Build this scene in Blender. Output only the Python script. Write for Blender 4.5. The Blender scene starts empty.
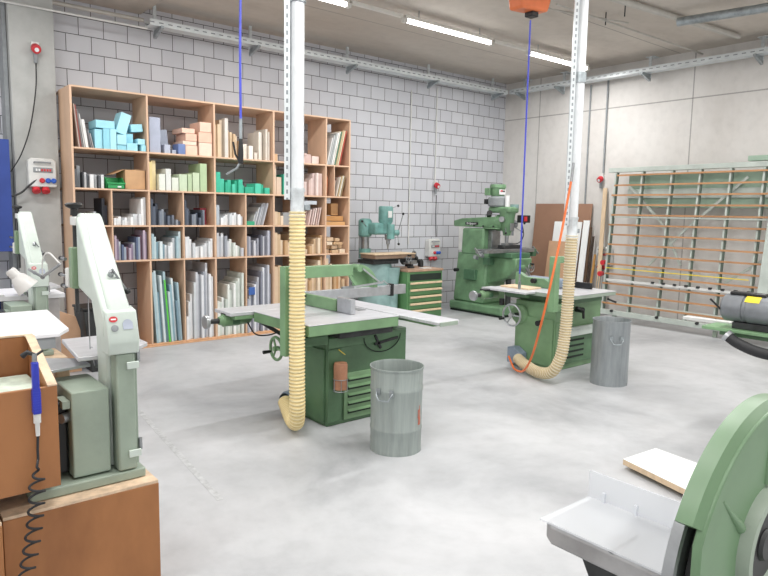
import bpy, bmesh, math, random
from mathutils import Vector, Matrix
random.seed(7)
sc = bpy.context.scene
COL = sc.collection
PI = math.pi
def V(*a): return Vector(a)

# ---------------------------------------------------------------- materials
def srgb(h):
    h = h.lstrip('#'); o = []
    for i in (0, 2, 4):
        c = int(h[i:i+2], 16)/255
        o.append(c/12.92 if c <= .04045 else ((c+.055)/1.055)**2.4)
    return (*o, 1)
MC = {}
def mat(name, hexc, rough=.5, metal=0, var=.12, scale=6, bump=.0, hex2=None, stretch=(1,1,1), spec=.5, emit=0, coat=0):
    if name in MC: return MC[name]
    m = bpy.data.materials.new(name); m.use_nodes = True; MC[name] = m
    nt = m.node_tree; N = nt.nodes; L = nt.links; b = N['Principled BSDF']
    tc = N.new('ShaderNodeTexCoord'); mp = N.new('ShaderNodeMapping'); mp.inputs['Scale'].default_value = stretch
    no = N.new('ShaderNodeTexNoise'); no.inputs['Scale'].default_value = scale; no.inputs['Detail'].default_value = 5; no.inputs['Roughness'].default_value = .6
    L.new(tc.outputs['Object'], mp.inputs[0]); L.new(mp.outputs[0], no.inputs['Vector'])
    cr = N.new('ShaderNodeValToRGB'); c = srgb(hexc)
    c2 = srgb(hex2) if hex2 else tuple(x*(1-var*2) for x in c[:3])+(1,)
    c1 = tuple(min(1, x*(1+var*.5)) for x in c[:3])+(1,)
    cr.color_ramp.elements[0].position = .3; cr.color_ramp.elements[1].position = .62
    cr.color_ramp.elements[0].color = c2; cr.color_ramp.elements[1].color = c1
    L.new(no.outputs['Fac'], cr.inputs[0]); L.new(cr.outputs[0], b.inputs['Base Color'])
    b.inputs['Roughness'].default_value = rough; b.inputs['Metallic'].default_value = metal
    b.inputs['Specular IOR Level'].default_value = spec
    if coat: b.inputs['Coat Weight'].default_value = coat
    if bump:
        bp = N.new('ShaderNodeBump'); bp.inputs['Strength'].default_value = bump; bp.inputs['Distance'].default_value = .01
        L.new(no.outputs['Fac'], bp.inputs['Height']); L.new(bp.outputs[0], b.inputs['Normal'])
    if emit:
        b.inputs['Emission Color'].default_value = (1, .985, .96, 1); b.inputs['Emission Strength'].default_value = emit
    return m
M = dict(
    green=mat('machine_green', '#7b9f78', .42, 0, .12, 4),
    green2=mat('machine_green_dark', '#4f7558', .5, 0, .14, 5),
    sawgreen=mat('saw_green', '#74956f', .42, 0, .12, 4),
    sawdark=mat('saw_body_green', '#557556', .5, 0, .14, 4),
    cabgreen=mat('cabinet_green', '#5d8a5c', .45, 0, .08, 4),
    millgreen=mat('mill_green', '#6f9370', .4, 0, .16, 5),
    teal=mat('teal_paint', '#86a4a2', .4, 0, .14, 5),
    tealhead=mat('teal_head_paint', '#6d9c97', .4, 0, .14, 8),
    pale=mat('pale_rack_green', '#b9c2bc', .45, 0, .08, 5),
    rackpanel=mat('rack_panel_green', '#93aa98', .5, 0, .1, 3),
    bswhite=mat('bandsaw_pale_paint', '#c6d1ca', .35, 0, .05, 6),
    bsgreen=mat('bandsaw_grey_green', '#98a698', .45, 0, .08, 5),
    bsdark=mat('bandsaw_dark_green', '#7d9478', .45, 0, .08, 5),  # the guide bracket's own darker green
    top=mat('machined_table', '#d2d3d8', .34, .3, .08, 5, stretch=(1, 8, 1)),
    topw=mat('white_worktop', '#e9eaee', .4, 0, .04, 5, stretch=(1, 8, 1)),
    alu=mat('aluminium', '#bcbfc3', .35, .75, .08, 12),
    steel=mat('brushed_steel', '#a0a3a6', .35, .8, .12, 12),
    galv=mat('galvanised_steel', '#a4acb0', .38, .72, .16, 14),
    bin=mat('bin_galvanised', '#9ca5a2', .5, .3, .1, 5, stretch=(5, 5, .5)),
    bin2=mat('bin_galvanised_grey', '#9fa5a8', .45, .45, .1, 6, stretch=(4, 4, .6)),
    tray=mat('cable_tray_zinc', '#d6dcdf', .4, .3, .12, 16),
    dark=mat('dark_steel', '#3a3c3d', .5, .3, .2, 10),
    black=mat('black_plastic', '#1b1c1e', .45, 0, .1, 10),
    rubber=mat('black_rubber', '#232427', .6, 0, .1, 10),
    slot=mat('slot_dark', '#1f2b24', .8, 0, .1, 10),
    lgrey=mat('light_grey_plastic', '#d5d6d4', .45, 0, .05, 10),
    mgrey=mat('mid_grey_plastic', '#8e9396', .5, 0, .1, 8),
    bluegrey=mat('blue_grey_paint', '#8492a2', .5, 0, .1, 8),
    motor=mat('motor_grey', '#7f8388', .4, .3, .1, 8),
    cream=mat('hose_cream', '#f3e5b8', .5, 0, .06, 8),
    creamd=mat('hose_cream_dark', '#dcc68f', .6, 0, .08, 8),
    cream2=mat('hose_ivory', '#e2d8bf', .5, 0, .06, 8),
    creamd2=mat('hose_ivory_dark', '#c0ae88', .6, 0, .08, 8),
    duct=mat('duct_pale_metal', '#dde1e4', .35, .1, .05, 12),
    orange=mat('orange_rubber', '#e2733a', .45, 0, .06, 10),
    reel=mat('orange_shell', '#e27a4a', .4, 0, .06, 6),
    bluehose=mat('blue_hose', '#4a54c8', .4, 0, .06, 10),
    bluegun=mat('blue_plastic', '#2f3cb4', .35, 0, .1, 10),
    bluebd=mat('blue_board', '#27418c', .5, 0, .06, 5),
    red=mat('red_plastic', '#c9303a', .4, 0, .08, 10),
    blue=mat('blue_socket', '#2e62c8', .4, 0, .08, 10),
    yellow=mat('yellow_label', '#efd62c', .45, 0, .05, 10),
    yellow2=mat('yellow_strip', '#d8c34c', .45, 0, .05, 10),
    white=mat('white_plastic', '#e8e9ea', .4, 0, .03, 8),
    binder=mat('brown_binder', '#a5755a', .5, 0, .15, 10),
    shelf=mat('shelf_plywood', '#dab89c', .55, 0, .08, 3, stretch=(1, 1, .25)),
    shelfedge=mat('shelf_edge_ply', '#d6a983', .55, 0, .1, 14),
    orangewood=mat('varnished_slat', '#b98a62', .5, 0, .12, 8, stretch=(1, .2, 1)),
    crate=mat('crate_plywood', '#a06c42', .5, 0, .16, 2.2, hex2='#7c4e2c', stretch=(1.2, 1.2, .5)),
    crateedge=mat('crate_edge_worn', '#d9bfa3', .65, 0, .15, 18, bump=.2),
    wood=mat('pale_wood', '#dcc3a3', .55, 0, .1, 6, stretch=(3, 3, .5)),
    hard=mat('brown_hardboard', '#9b7660', .6, 0, .05, 3),
    ply=mat('tan_plywood', '#cba383', .55, 0, .06, 3),
    whiteboard=mat('white_board', '#eef0f0', .45, 0, .02, 3),
    card=mat('cardboard', '#c79f77', .7, 0, .08, 5),
    greenbin=mat('green_plastic_bin', '#2f9a57', .4, 0, .06, 6),
    concrete=mat('pilaster_concrete', '#b3b5b3', .75, 0, .1, 2.2, bump=.15),
    pipe=mat('painted_pipe', '#b9b6b0', .5, .1, .06, 8),
    tube=mat('lamp_tube', '#ffffff', .4, 0, .0, 8, emit=9),
    trunk=mat('lamp_trunking', '#d8d6d0', .45, 0, .04, 8),
)
def dyn(hexc, rough=.55): return mat('tint_'+hexc.strip('#'), hexc, rough, 0, .06, 7)

def glass_mat():
    m = bpy.data.materials.new('clear_acrylic'); m.use_nodes = True
    nt = m.node_tree; N = nt.nodes; L = nt.links; b = N['Principled BSDF']
    no = N.new('ShaderNodeTexNoise'); no.inputs['Scale'].default_value = 30
    mr = N.new('ShaderNodeMapRange'); mr.inputs[3].default_value = .05; mr.inputs[4].default_value = .16
    L.new(no.outputs['Fac'], mr.inputs[0]); L.new(mr.outputs[0], b.inputs['Roughness'])
    b.inputs['Base Color'].default_value = (.93, .95, .97, 1)
    tr = N.new('ShaderNodeBsdfTransparent'); tr.inputs[0].default_value = (.93, .94, .96, 1)
    mx = N.new('ShaderNodeMixShader'); mx.inputs[0].default_value = .38
    L.new(tr.outputs[0], mx.inputs[1]); L.new(b.outputs[0], mx.inputs[2]); L.new(mx.outputs[0], N['Material Output'].inputs[0])
    return m
M['acryl'] = glass_mat()

def math_node(N, L, op, a, b=None, clampit=False):
    n = N.new('ShaderNodeMath'); n.operation = op; n.use_clamp = clampit
    for i, v in enumerate((a, b)):
        if v is None: continue
        if isinstance(v, (int, float)): n.inputs[i].default_value = v
        else: L.new(v, n.inputs[i])
    return n.outputs[0]
def mixc(N, L, fac, a, b, bt='MIX'):
    n = N.new('ShaderNodeMix'); n.data_type = 'RGBA'; n.blend_type = bt
    if isinstance(fac, (int, float)): n.inputs[0].default_value = fac
    else: L.new(fac, n.inputs[0])
    for i, v in ((6, a), (7, b)):
        if isinstance(v, tuple): n.inputs[i].default_value = v
        else: L.new(v, n.inputs[i])
    return n.outputs[2]

def block_mat():
    m = bpy.data.materials.new('grey_blockwork'); m.use_nodes = True
    nt = m.node_tree; N = nt.nodes; L = nt.links; b = N['Principled BSDF']
    g = N.new('ShaderNodeNewGeometry'); s = N.new('ShaderNodeSeparateXYZ'); L.new(g.outputs['Position'], s.inputs[0])
    x = math_node(N, L, 'SUBTRACT', s.outputs[0], .154-28); z = math_node(N, L, 'SUBTRACT', s.outputs[2], .024)
    c = N.new('ShaderNodeCombineXYZ'); L.new(x, c.inputs[0]); L.new(z, c.inputs[1])
    br = N.new('ShaderNodeTexBrick'); L.new(c.outputs[0], br.inputs['Vector'])
    br.offset = .5; br.inputs['Scale'].default_value = 1; br.inputs['Brick Width'].default_value = .28; br.inputs['Row Height'].default_value = .2
    br.inputs['Mortar Size'].default_value = .0042; br.inputs['Mortar Smooth'].default_value = .1; br.inputs['Bias'].default_value = 0
    br.inputs['Color1'].default_value = srgb('#cdcfd5'); br.inputs['Color2'].default_value = srgb('#c3c5cc'); br.inputs['Mortar'].default_value = srgb('#565658')
    no = N.new('ShaderNodeTexNoise'); no.inputs['Scale'].default_value = 1.3; no.inputs['Detail'].default_value = 6; L.new(g.outputs['Position'], no.inputs['Vector'])
    mr = N.new('ShaderNodeMapRange'); mr.inputs[3].default_value = .86; mr.inputs[4].default_value = 1.1; L.new(no.outputs['Fac'], mr.inputs[0])
    cc = N.new('ShaderNodeCombineXYZ')
    for i in range(3): L.new(mr.outputs[0], cc.inputs[i])
    L.new(mixc(N, L, 1, br.outputs['Color'], cc.outputs[0], 'MULTIPLY'), b.inputs['Base Color'])
    bp = N.new('ShaderNodeBump'); bp.inputs['Strength'].default_value = .6; bp.inputs['Distance'].default_value = .01; bp.invert = True
    L.new(br.outputs['Fac'], bp.inputs['Height']); L.new(bp.outputs[0], b.inputs['Normal'])
    b.inputs['Roughness'].default_value = .8
    return m
def conc_mat(name, c1, c2, c3, axis, hl=(), vl=(), sc_=.8, streak=(1, 1, 1)):
    m = bpy.data.materials.new(name); m.use_nodes = True
    nt = m.node_tree; N = nt.nodes; L = nt.links; b = N['Principled BSDF']
    g = N.new('ShaderNodeNewGeometry'); s = N.new('ShaderNodeSeparateXYZ'); L.new(g.outputs['Position'], s.inputs[0])
    mp = N.new('ShaderNodeMapping'); mp.inputs['Scale'].default_value = streak; L.new(g.outputs['Position'], mp.inputs[0])
    no = N.new('ShaderNodeTexNoise'); no.inputs['Scale'].default_value = sc_; no.inputs['Detail'].default_value = 8; no.inputs['Roughness'].default_value = .62
    no.inputs['Distortion'].default_value = .4
    L.new(mp.outputs[0], no.inputs['Vector'])
    cr = N.new('ShaderNodeValToRGB'); L.new(no.outputs['Fac'], cr.inputs[0])
    e = cr.color_ramp.elements; e[0].position = .3; e[0].color = srgb(c1); e[1].position = .7; e[1].color = srgb(c3)
    k = e.new(.5); k.color = srgb(c2)
    col = cr.outputs[0]
    for lst, ax in ((hl, 2), (vl, axis)):
        for a in lst:
            d = math_node(N, L, 'ABSOLUTE', math_node(N, L, 'SUBTRACT', s.outputs[ax], a))
            f = math_node(N, L, 'LESS_THAN', d, .009)
            f = math_node(N, L, 'MULTIPLY', f, .55)
            col = mixc(N, L, f, col, srgb('#5c5a58'))
    n2 = N.new('ShaderNodeTexNoise'); n2.inputs['Scale'].default_value = 9; n2.inputs['Detail'].default_value = 4; L.new(g.outputs['Position'], n2.inputs['Vector'])
    cr2 = N.new('ShaderNodeValToRGB'); L.new(n2.outputs['Fac'], cr2.inputs[0]); cr2.color_ramp.elements[0].position = .3; cr2.color_ramp.elements[0].color = (.94, .94, .94, 1)
    cr2.color_ramp.elements[1].position = .55
    col = mixc(N, L, 1, col, cr2.outputs[0], 'MULTIPLY')
    L.new(col, b.inputs['Base Color']); b.inputs['Roughness'].default_value = .75
    bp = N.new('ShaderNodeBump'); bp.inputs['Strength'].default_value = .15; bp.inputs['Distance'].default_value = .01; L.new(n2.outputs['Fac'], bp.inputs['Height']); L.new(bp.outputs[0], b.inputs['Normal'])
    return m
def floor_mat():
    m = conc_mat('worn_concrete_floor', '#999b9f', '#b5b7ba', '#c8c9cc', 0, sc_=.9, streak=(1, .8, 1))
    N = m.node_tree.nodes; N['Principled BSDF'].inputs['Roughness'].default_value = .48
    return m

# ---------------------------------------------------------------- mesh builder
class MB:
    def __init__(s): s.v = []; s.f = []; s.mi = []; s.cur = 0
    def add(s, vs, fs, T=None):
        n = len(s.v)
        for p in vs: s.v.append(tuple(T @ Vector(p)) if T is not None else tuple(p))
        for f in fs: s.f.append([n+i for i in f]); s.mi.append(s.cur)
        return s
    def box(s, x0, y0, z0, x1, y1, z1, T=None):
        x0, x1 = min(x0, x1), max(x0, x1); y0, y1 = min(y0, y1), max(y0, y1); z0, z1 = min(z0, z1), max(z0, z1)
        vs = [(x0,y0,z0),(x1,y0,z0),(x1,y1,z0),(x0,y1,z0),(x0,y0,z1),(x1,y0,z1),(x1,y1,z1),(x0,y1,z1)]
        return s.add(vs, [(0,3,2,1),(4,5,6,7),(0,1,5,4),(1,2,6,5),(2,3,7,6),(3,0,4,7)], T)
    def bar(s, p, q, w, h, up=(0,0,1)):
        p = Vector(p); q = Vector(q); d = (q-p); l = d.length; d.normalize(); u = Vector(up)
        r = d.cross(u)
        if r.length < 1e-4: r = d.cross(Vector((1,0,0)))
        r.normalize(); u = r.cross(d)
        T = Matrix((( r.x, d.x, u.x, p.x),(r.y, d.y, u.y, p.y),(r.z, d.z, u.z, p.z),(0,0,0,1)))
        return s.box(-w/2, 0, -h/2, w/2, l, h/2, T)
    def tube(s, pts, r, seg=10, cap=True, rs=None, altmat=False):
        P = [Vector(p) for p in pts]; n = len(P); base = len(s.v); prev = None
        for i, p in enumerate(P):
            t = (P[min(i+1, n-1)]-P[max(i-1, 0)]).normalized()
            if prev is None:
                a = Vector((0,0,1)) if abs(t.z) < .9 else Vector((1,0,0)); u = t.cross(a).normalized()
            else:
                u = (prev - t*prev.dot(t)).normalized()
            prev = u; w = t.cross(u); rr = rs[i] if rs else r
            for k in range(seg):
                a = 2*PI*k/seg; s.v.append(tuple(p+u*math.cos(a)*rr+w*math.sin(a)*rr))
        for i in range(n-1):
            for k in range(seg):
                k2 = (k+1) % seg
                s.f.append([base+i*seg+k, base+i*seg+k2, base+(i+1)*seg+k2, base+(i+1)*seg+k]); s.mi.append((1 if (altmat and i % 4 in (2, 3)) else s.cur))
        if cap:
            s.f.append([base+k for k in range(seg)][::-1]); s.mi.append(s.cur)
            s.f.append([base+(n-1)*seg+k for k in range(seg)]); s.mi.append(s.cur)
        return s
    def cyl(s, p, q, r, r2=None, seg=24):
        return s.tube([p, q], r, seg, rs=[r, r if r2 is None else r2])
    def lathe(s, prof, c=(0,0,0), axis=(0,0,1), seg=32, a0=0, a1=2*PI):
        ax = Vector(axis).normalized(); q = Vector((0,0,1)).rotation_difference(ax).to_matrix().to_4x4(); T = Matrix.Translation(c) @ q
        full = abs(a1-a0-2*PI) < 1e-6; ns = seg if full else seg+1; vs = []
        for r, z in prof:
            for k in range(ns):
                a = a0+(a1-a0)*k/seg; vs.append((r*math.cos(a), r*math.sin(a), z))
        fs = []
        for i in range(len(prof)-1):
            for k in range(seg):
                k2 = (k+1) % ns
                fs.append((i*ns+k, i*ns+k2, (i+1)*ns+k2, (i+1)*ns+k))
        return s.add(vs, fs, T)
    def prism(s, poly, a, b, plane='yz', T=None):
        # plane yz: poly=(y,z) extruded x a..b ; xz: (x,z) along y ; xy: (x,y) along z
        def mk(p, t):
            return {'yz': (t, p[0], p[1]), 'xz': (p[0], t, p[1]), 'xy': (p[0], p[1], t)}[plane]
        n = len(poly); vs = [mk(p, a) for p in poly]+[mk(p, b) for p in poly]
        fs = [list(range(n)), list(range(2*n-1, n-1, -1))]+[(i, i+n, (i+1) % n+n, (i+1) % n) for i in range(n)]
        return s.add(vs, fs, T)
    def ring(s, c, axis, R, r, seg=32, s2=8):
        ax = Vector(axis).normalized(); q = Vector((0,0,1)).rotation_difference(ax).to_matrix()
        pts = [(Vector(c)+q @ Vector((R*math.cos(2*PI*k/seg), R*math.sin(2*PI*k/seg), 0))) for k in range(seg+1)]
        return s.tube(pts, r, s2, cap=False)
    def sphere(s, c, r, sx=1, sy=1, sz=1, seg=16):
        vs = []; fs = []; n = seg//2
        for i in range(n+1):
            a = PI*i/n
            for k in range(seg):
                b = 2*PI*k/seg; vs.append((c[0]+sx*r*math.sin(a)*math.cos(b), c[1]+sy*r*math.sin(a)*math.sin(b), c[2]+sz*r*math.cos(a)))
        for i in range(n):
            for k in range(seg): fs.append((i*seg+k, (i+1)*seg+k, (i+1)*seg+(k+1) % seg, i*seg+(k+1) % seg))
        return s.add(vs, fs)
    def build(s, name, m, parent=None, bevel=0, loc=None, smooth=True):
        me = bpy.data.meshes.new(name); me.from_pydata(s.v, [], s.f)
        ms = m if isinstance(m, (list, tuple)) else [m]
        for x in ms: me.materials.append(x)
        me.polygons.foreach_set('material_index', s.mi)
        bm = bmesh.new(); bm.from_mesh(me); bmesh.ops.remove_doubles(bm, verts=bm.verts, dist=1e-6)
        bmesh.ops.recalc_face_normals(bm, faces=bm.faces); bm.to_mesh(me); bm.free()
        if smooth:
            me.shade_smooth(); me.set_sharp_from_angle(angle=math.radians(38))
        o = bpy.data.objects.new(name, me); COL.objects.link(o)
        if parent is not None: o.parent = parent
        if loc is not None: o.location = loc
        if bevel:
            b = o.modifiers.new('bevel', 'BEVEL'); b.width = bevel; b.segments = 2; b.limit_method = 'ANGLE'; b.angle_limit = math.radians(40)
        return o
def tag(o, label=None, cat=None, group=None, kind=None):
    if label: o['label'] = label
    if cat: o['category'] = cat
    if group: o['group'] = group
    if kind: o['kind'] = kind
    return o
def thing(name, label, cat, loc=(0,0,0), group=None, rz=0):
    o = bpy.data.objects.new(name, None); o.empty_display_size = .1; COL.objects.link(o); o.location = loc; o.rotation_euler = (0, 0, rz)
    return tag(o, label, cat, group)
def copy_tree(o, parent=None):
    c = o.copy(); COL.objects.link(c)
    if parent is not None: c.parent = parent
    for ch in [x for x in bpy.data.objects if x.parent == o]: copy_tree(ch, c)
    return c
def struct(name, mb, m, bevel=0): return tag(mb.build(name, m, None, bevel, smooth=False), kind='structure')
def text(body, size, T, name, m, parent, ext=.0008):
    cu = bpy.data.curves.new(name, 'FONT'); cu.body = body; cu.size = size; cu.align_x = 'CENTER'; cu.align_y = 'CENTER'; cu.extrude = ext
    tmp = bpy.data.objects.new(name, cu); COL.objects.link(tmp); bpy.context.view_layer.update()
    me = bpy.data.meshes.new_from_object(tmp.evaluated_get(bpy.context.evaluated_depsgraph_get())); bpy.data.objects.remove(tmp); bpy.data.curves.remove(cu)
    me.materials.clear(); me.materials.append(m)
    o = bpy.data.objects.new(name, me); COL.objects.link(o); o.parent = parent; o.matrix_local = T
    return o
def spline(pts, n=12):
    P = [Vector(p) for p in pts]; P = [P[0]*2-P[1]]+P+[P[-1]*2-P[-2]]; out = []
    for i in range(1, len(P)-2):
        a, b, c, d = P[i-1:i+3]
        for k in range(n):
            t = k/n; out.append(.5*((2*b)+(-a+c)*t+(2*a-5*b+4*c-d)*t*t+(-a+3*b-3*c+d)*t*t*t))
    out.append(P[-2]); return out
def resample(pts, step):
    L = [0]
    for a, b in zip(pts, pts[1:]): L.append(L[-1]+(b-a).length)
    out = []; n = int(L[-1]/step); j = 0
    for i in range(n+1):
        d = i*step
        while j < len(L)-2 and L[j+1] < d: j += 1
        t = (d-L[j])/max(1e-9, L[j+1]-L[j]); out.append(pts[j].lerp(pts[j+1], min(1, t)))
    return out

# ================================================================ SETTING
XR = 9.85; YB = 8.35; ZC = 4.08
struct('floor', MB().box(-4, -4, -.1, XR+.3, YB+.3, 0), floor_mat())
struct('wall_back', MB().box(-4, YB, 0, XR+.3, YB+.2, 4.3), block_mat())
struct('wall_right', MB().box(XR, -4, 0, XR+.2, YB, 4.3), conc_mat('cast_concrete_wall', '#cac6c2', '#d8d5d2', '#e2e0dd', 1, (3.40,), (4.77, 7.55, 2.0), .55, (1, 1.2, .45)))
struct('ceiling', MB().box(-4, -4, ZC, XR+.3, YB+.3, ZC+.2), conc_mat('concrete_soffit', '#b3aaa0', '#c3bbb2', '#cfc8bf', 1, (), (1.2, 3.1, 5.0, 6.9), .5, (.5, 1.6, 1)))
struct('trim_1', MB().box(1.2, -2, ZC-.09, 2.97, YB-.02, ZC-.002), conc_mat('concrete_downstand', '#a39a90', '#b5ada4', '#bfb8b0', 1, sc_=.7))
# pilaster and a slightly darker strip along its left side
struct('trim_2', MB().box(1.475, 8.03, 0, 1.915, 8.349, ZC-.09), M['concrete'], .006)
struct('trim_3', MB().box(1.43, 8.12, 0, 1.468, 8.349, ZC-.09), M['mgrey'])
# worn line on the floor
fl = MB(); fl.prism([(1.55, 3.32), (1.59, 3.32), (1.80, 5.24), (1.76, 5.24)], .0005, .0012, 'xy')
struct('trim_4', fl, mat('worn_tape', '#bfc1c3', .5, 0, .15, 20))

# ================================================================ CEILING THINGS
def batten(x0, x1, y, z, label, group):
    t = thing('ceiling_light', label, 'ceiling light', ((x0+x1)/2, y, z), group); h = (x1-x0)/2
    MB().box(-h, -.035, .02, h, .035, .06).build('lamp_housing', M['trunk'], t, .004)
    MB().tube([(-h+.03, 0, 0), (h-.03, 0, 0)], .026, 12).build('lamp_tube', M['tube'], t)
    for s in (-1, 1): MB().box(s*h-.03, -.032, -.03, s*h+.03, .032, .02).build('end_cap', M['trunk'], t, .004)
    MB().cyl((-h*.7, 0, .06), (-h*.7, 0, ZC-z), .006, seg=8).build('hanger', M['galv'], t)
    MB().cyl((h*.7, 0, .06), (h*.7, 0, ZC-z), .006, seg=8).build('hanger', M['galv'], t)
    return t
def area(x, y, z, sx, sy, power, rot=(0, 0, 0), col=(1, .99, .97)):
    l = bpy.data.lights.new('ceiling_lamp_light', 'AREA'); l.shape = 'RECTANGLE'; l.size = sx; l.size_y = sy; l.energy = power; l.color = col
    o = bpy.data.objects.new('ceiling_lamp_light', l); COL.objects.link(o); o.location = (x, y, z); o.rotation_euler = rot
    return o
YL = 6.14; ZL = 3.93
labs = {3.0: 'lit ceiling batten cut by the top edge of the photo, left of the left duct', 5.34: 'lit white ceiling batten in the middle, parallel to the block wall', 7.69: 'lit white ceiling batten ending at the right suction duct'}
for x0, x1 in ((3.0, 4.5), (5.34, 6.9), (7.69, 9.15)):
    batten(x0, x1, YL, ZL, labs[x0], 'ceiling battens in a row'); area((x0+x1)/2, YL, ZL-.04, 1.4, .1, 50)
for a, b, w_ in ((4.54, 5.30, 'left and middle'), (6.94, 7.65, 'middle and right')):
    tag(MB().box(a, YL-.03, ZL+.02, b, YL+.03, ZL+.055).build('lamp_trunking', M['trunk'], None, .003), 'white trunking linking the '+w_+' ceiling battens', 'trunking')
for (x, y) in ((-1.0, 2.3), (1.2, 2.3), (3.4, 2.3), (5.8, 2.3), (7.9, 2.3), (-1.5, 5.6), (.9, 6.14), (1.2, -1.2), (4.4, -1.2), (7.6, -1.2)):
    # further battens out of the camera's view; two lights have no batten drawn
    if y < 2.5:
        batten(x-.75, x+.75, y, ZL, 'white ceiling batten above the near half of the workshop', 'near ceiling battens')
    area(x, y, ZL-.04, 1.4, .12, 50)

def slotted(axis, off, lo, hi, pitch=.11):
    k = 'slotted_zinc_%d%d%d' % (axis, int(lo*1000), int(pitch*1000))
    if k in MC: return MC[k]
    m = bpy.data.materials.new(k); m.use_nodes = True; MC[k] = m
    nt = m.node_tree; N = nt.nodes; L = nt.links; b = N['Principled BSDF']
    tc = N.new('ShaderNodeTexCoord'); s = N.new('ShaderNodeSeparateXYZ'); L.new(tc.outputs['Object'], s.inputs[0])
    fr = math_node(N, L, 'FRACT', math_node(N, L, 'MULTIPLY', s.outputs[axis], 1/pitch))
    f = math_node(N, L, 'LESS_THAN', fr, .5)
    if off == 2:
        z1 = math_node(N, L, 'GREATER_THAN', s.outputs[2], lo); z2 = math_node(N, L, 'LESS_THAN', s.outputs[2], hi)
        f = math_node(N, L, 'MULTIPLY', f, math_node(N, L, 'MULTIPLY', z1, z2))
    else:
        z1 = math_node(N, L, 'LESS_THAN', math_node(N, L, 'ABSOLUTE', s.outputs[0]), lo); z2 = math_node(N, L, 'LESS_THAN', s.outputs[1], hi)
        f = math_node(N, L, 'MULTIPLY', f, z1)
    no = N.new('ShaderNodeTexNoise'); no.inputs['Scale'].default_value = 9; L.new(tc.outputs['Object'], no.inputs['Vector'])
    base = mixc(N, L, no.outputs['Fac'], srgb('#c4cbce'), srgb('#e3e8ea'))
    L.new(mixc(N, L, f, base, srgb('#8b9296')), b.inputs['Base Color']); b.inputs['Roughness'].default_value = .42; b.inputs['Metallic'].default_value = .25
    return m
def tray_part(parent, p, q, w=.12, h=.06):
    # perforated U-channel from p to q (local coords), open to the top
    p = Vector(p); q = Vector(q); d = (q-p).normalized(); side = Vector((-d.y, d.x, 0))
    mb = MB(); mb.bar(p, q, w, .004)
    for s in (-1, 1): mb.bar(p+side*s*w/2+V(0, 0, h/2), q+side*s*w/2+V(0, 0, h/2), .004, h)
    o = mb.build('channel', slotted(0 if abs(d.x) > .5 else 1, 2, .028, .042), parent)
    return o
tr = thing('cable_tray', 'perforated zinc cable tray running along the grey block wall', 'cable tray', (2.95, 8.05, 3.80))
tray_part(tr, (0, 0, 0), (6.5, 0, 0), .16, .07)
for x in (3.08, 4.37, 5.98, 7.65, 9.25):
    b = MB(); b.box(x-2.95-.02, .1, -.06, x-2.95+.02, .125, ZC-3.8); b.build('hanger', M['tray'], tr)
    b = MB(); b.prism([(.12, -.02), (-.14, -.006), (-.14, -.03), (.12, -.11)], x-2.95-.018, x-2.95+.018, 'yz'); b.build('bracket', M['galv'], tr)
tr = thing('cable_tray', 'perforated zinc cable tray running along the bare concrete wall', 'cable tray', (9.6, 8.0, 3.82))
tray_part(tr, (0, 0, 0), (0, -6.5, 0), .16, .07)
for y in (7.8, 6.96, 5.40, 3.80):
    b = MB(); b.box(.1, y-8-.02, -.06, .125, y-8+.02, ZC-3.82); b.box(.09, y-8-.07, ZC-3.82-.012, .24, y-8+.07, ZC-3.82); b.build('hanger', M['tray'], tr)
    b = MB(); b.prism([(.12, -.02), (-.14, -.006), (-.14, -.03), (.12, -.11)], y-8-.018, y-8+.018, 'xz'); b.build('bracket', M['galv'], tr)
def pipe(label, pts, r, m=None, name='pipe', cat='pipe', seg=10, group=None):
    return tag(MB().tube(pts, r, seg).build(name, m or M['pipe']), label, cat, group)
pipe('thin pale conduit above the pilaster leading to the tray', [(-1, 8.0, 3.745), (2.93, 8.0, 3.752)], .012, M['lgrey'])
pipe('thick grey pipe along the block wall, above the thin conduit', [(-1, 8.12, 3.87), (2.93, 8.12, 3.87)], .024)
pipe('thick light pipe under the ceiling, top right', [(5.9, 4.3, 4.03), (9.3, 3.95, 4.03)], .035)
pipe('thin pipe under the ceiling ending at the right cable tray', [(6.3, 4.66, 3.98), (9.7, 4.60, 3.98)], .012)
pipe('galvanised pipe crossing the ceiling in the top right corner', [(7.75, 4.0, 3.93), (7.9, 3.2, 3.93), (8.0, 2.4, 3.93)], .05, M['galv'])
pipe('thin sprinkler rod beneath the ceiling beside the right duct', [(5.9, 5.0, 4.0), (7.6, 4.55, 4.0)], .010)
for i, (x, y) in enumerate(((6.9, 4.72), (7.25, 4.64), (7.1, 4.3))):
    tag(MB().cyl((x, y, 3.93), (x, y, ZC), .007, seg=8).build('ceiling_rod', M['dark']), 'short dark threaded rod hanging from the ceiling at the thin pipe', 'rod', 'threaded rods under the ceiling')

# orange hose reel + blue air hose
def reel(loc, label, hl, zend, wob, group, endlab):
    t = thing('hose_reel', label, 'hose reel', loc)
    prof = [(-.22, .15), (-.2, .02), (-.13, -.08), (.02, -.13), (.1, -.13), (.2, .04), (.22, .22), (.12, .38), (-.1, .4)]
    MB().prism([(-.19, 0), (.20, .03), (.26, .2), (.22, .42), (-.16, .44), (-.24, .24)], -.09, .09, 'xz').build('shell', M['reel'], t, .025)
    MB().box(.0, -.05, -.03, .1, .05, .02).build('hose_outlet', M['black'], t, .01)
    MB().lathe([(.0, -.02), (.1, -.02), (.12, 0), (.1, .012), (0, .012)], (0, -.1, .23), (0, -1, 0), 24).build('hub', M['black'], t)
    MB().box(-.05, -.03, .38, .05, .03, ZC-loc[2]).build('hanger', M['galv'], t, .004)
    x, y, z = loc
    return t
reel((5.30, 4.25, 3.60), 'orange hose reel hanging from the ceiling beside the right duct', '', 0, 0, None, '')
h = thing('air_hose', 'straight blue air hose hanging before the concrete wall and milling machine', 'air hose', (5.335, 4.25, 3.54))
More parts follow.
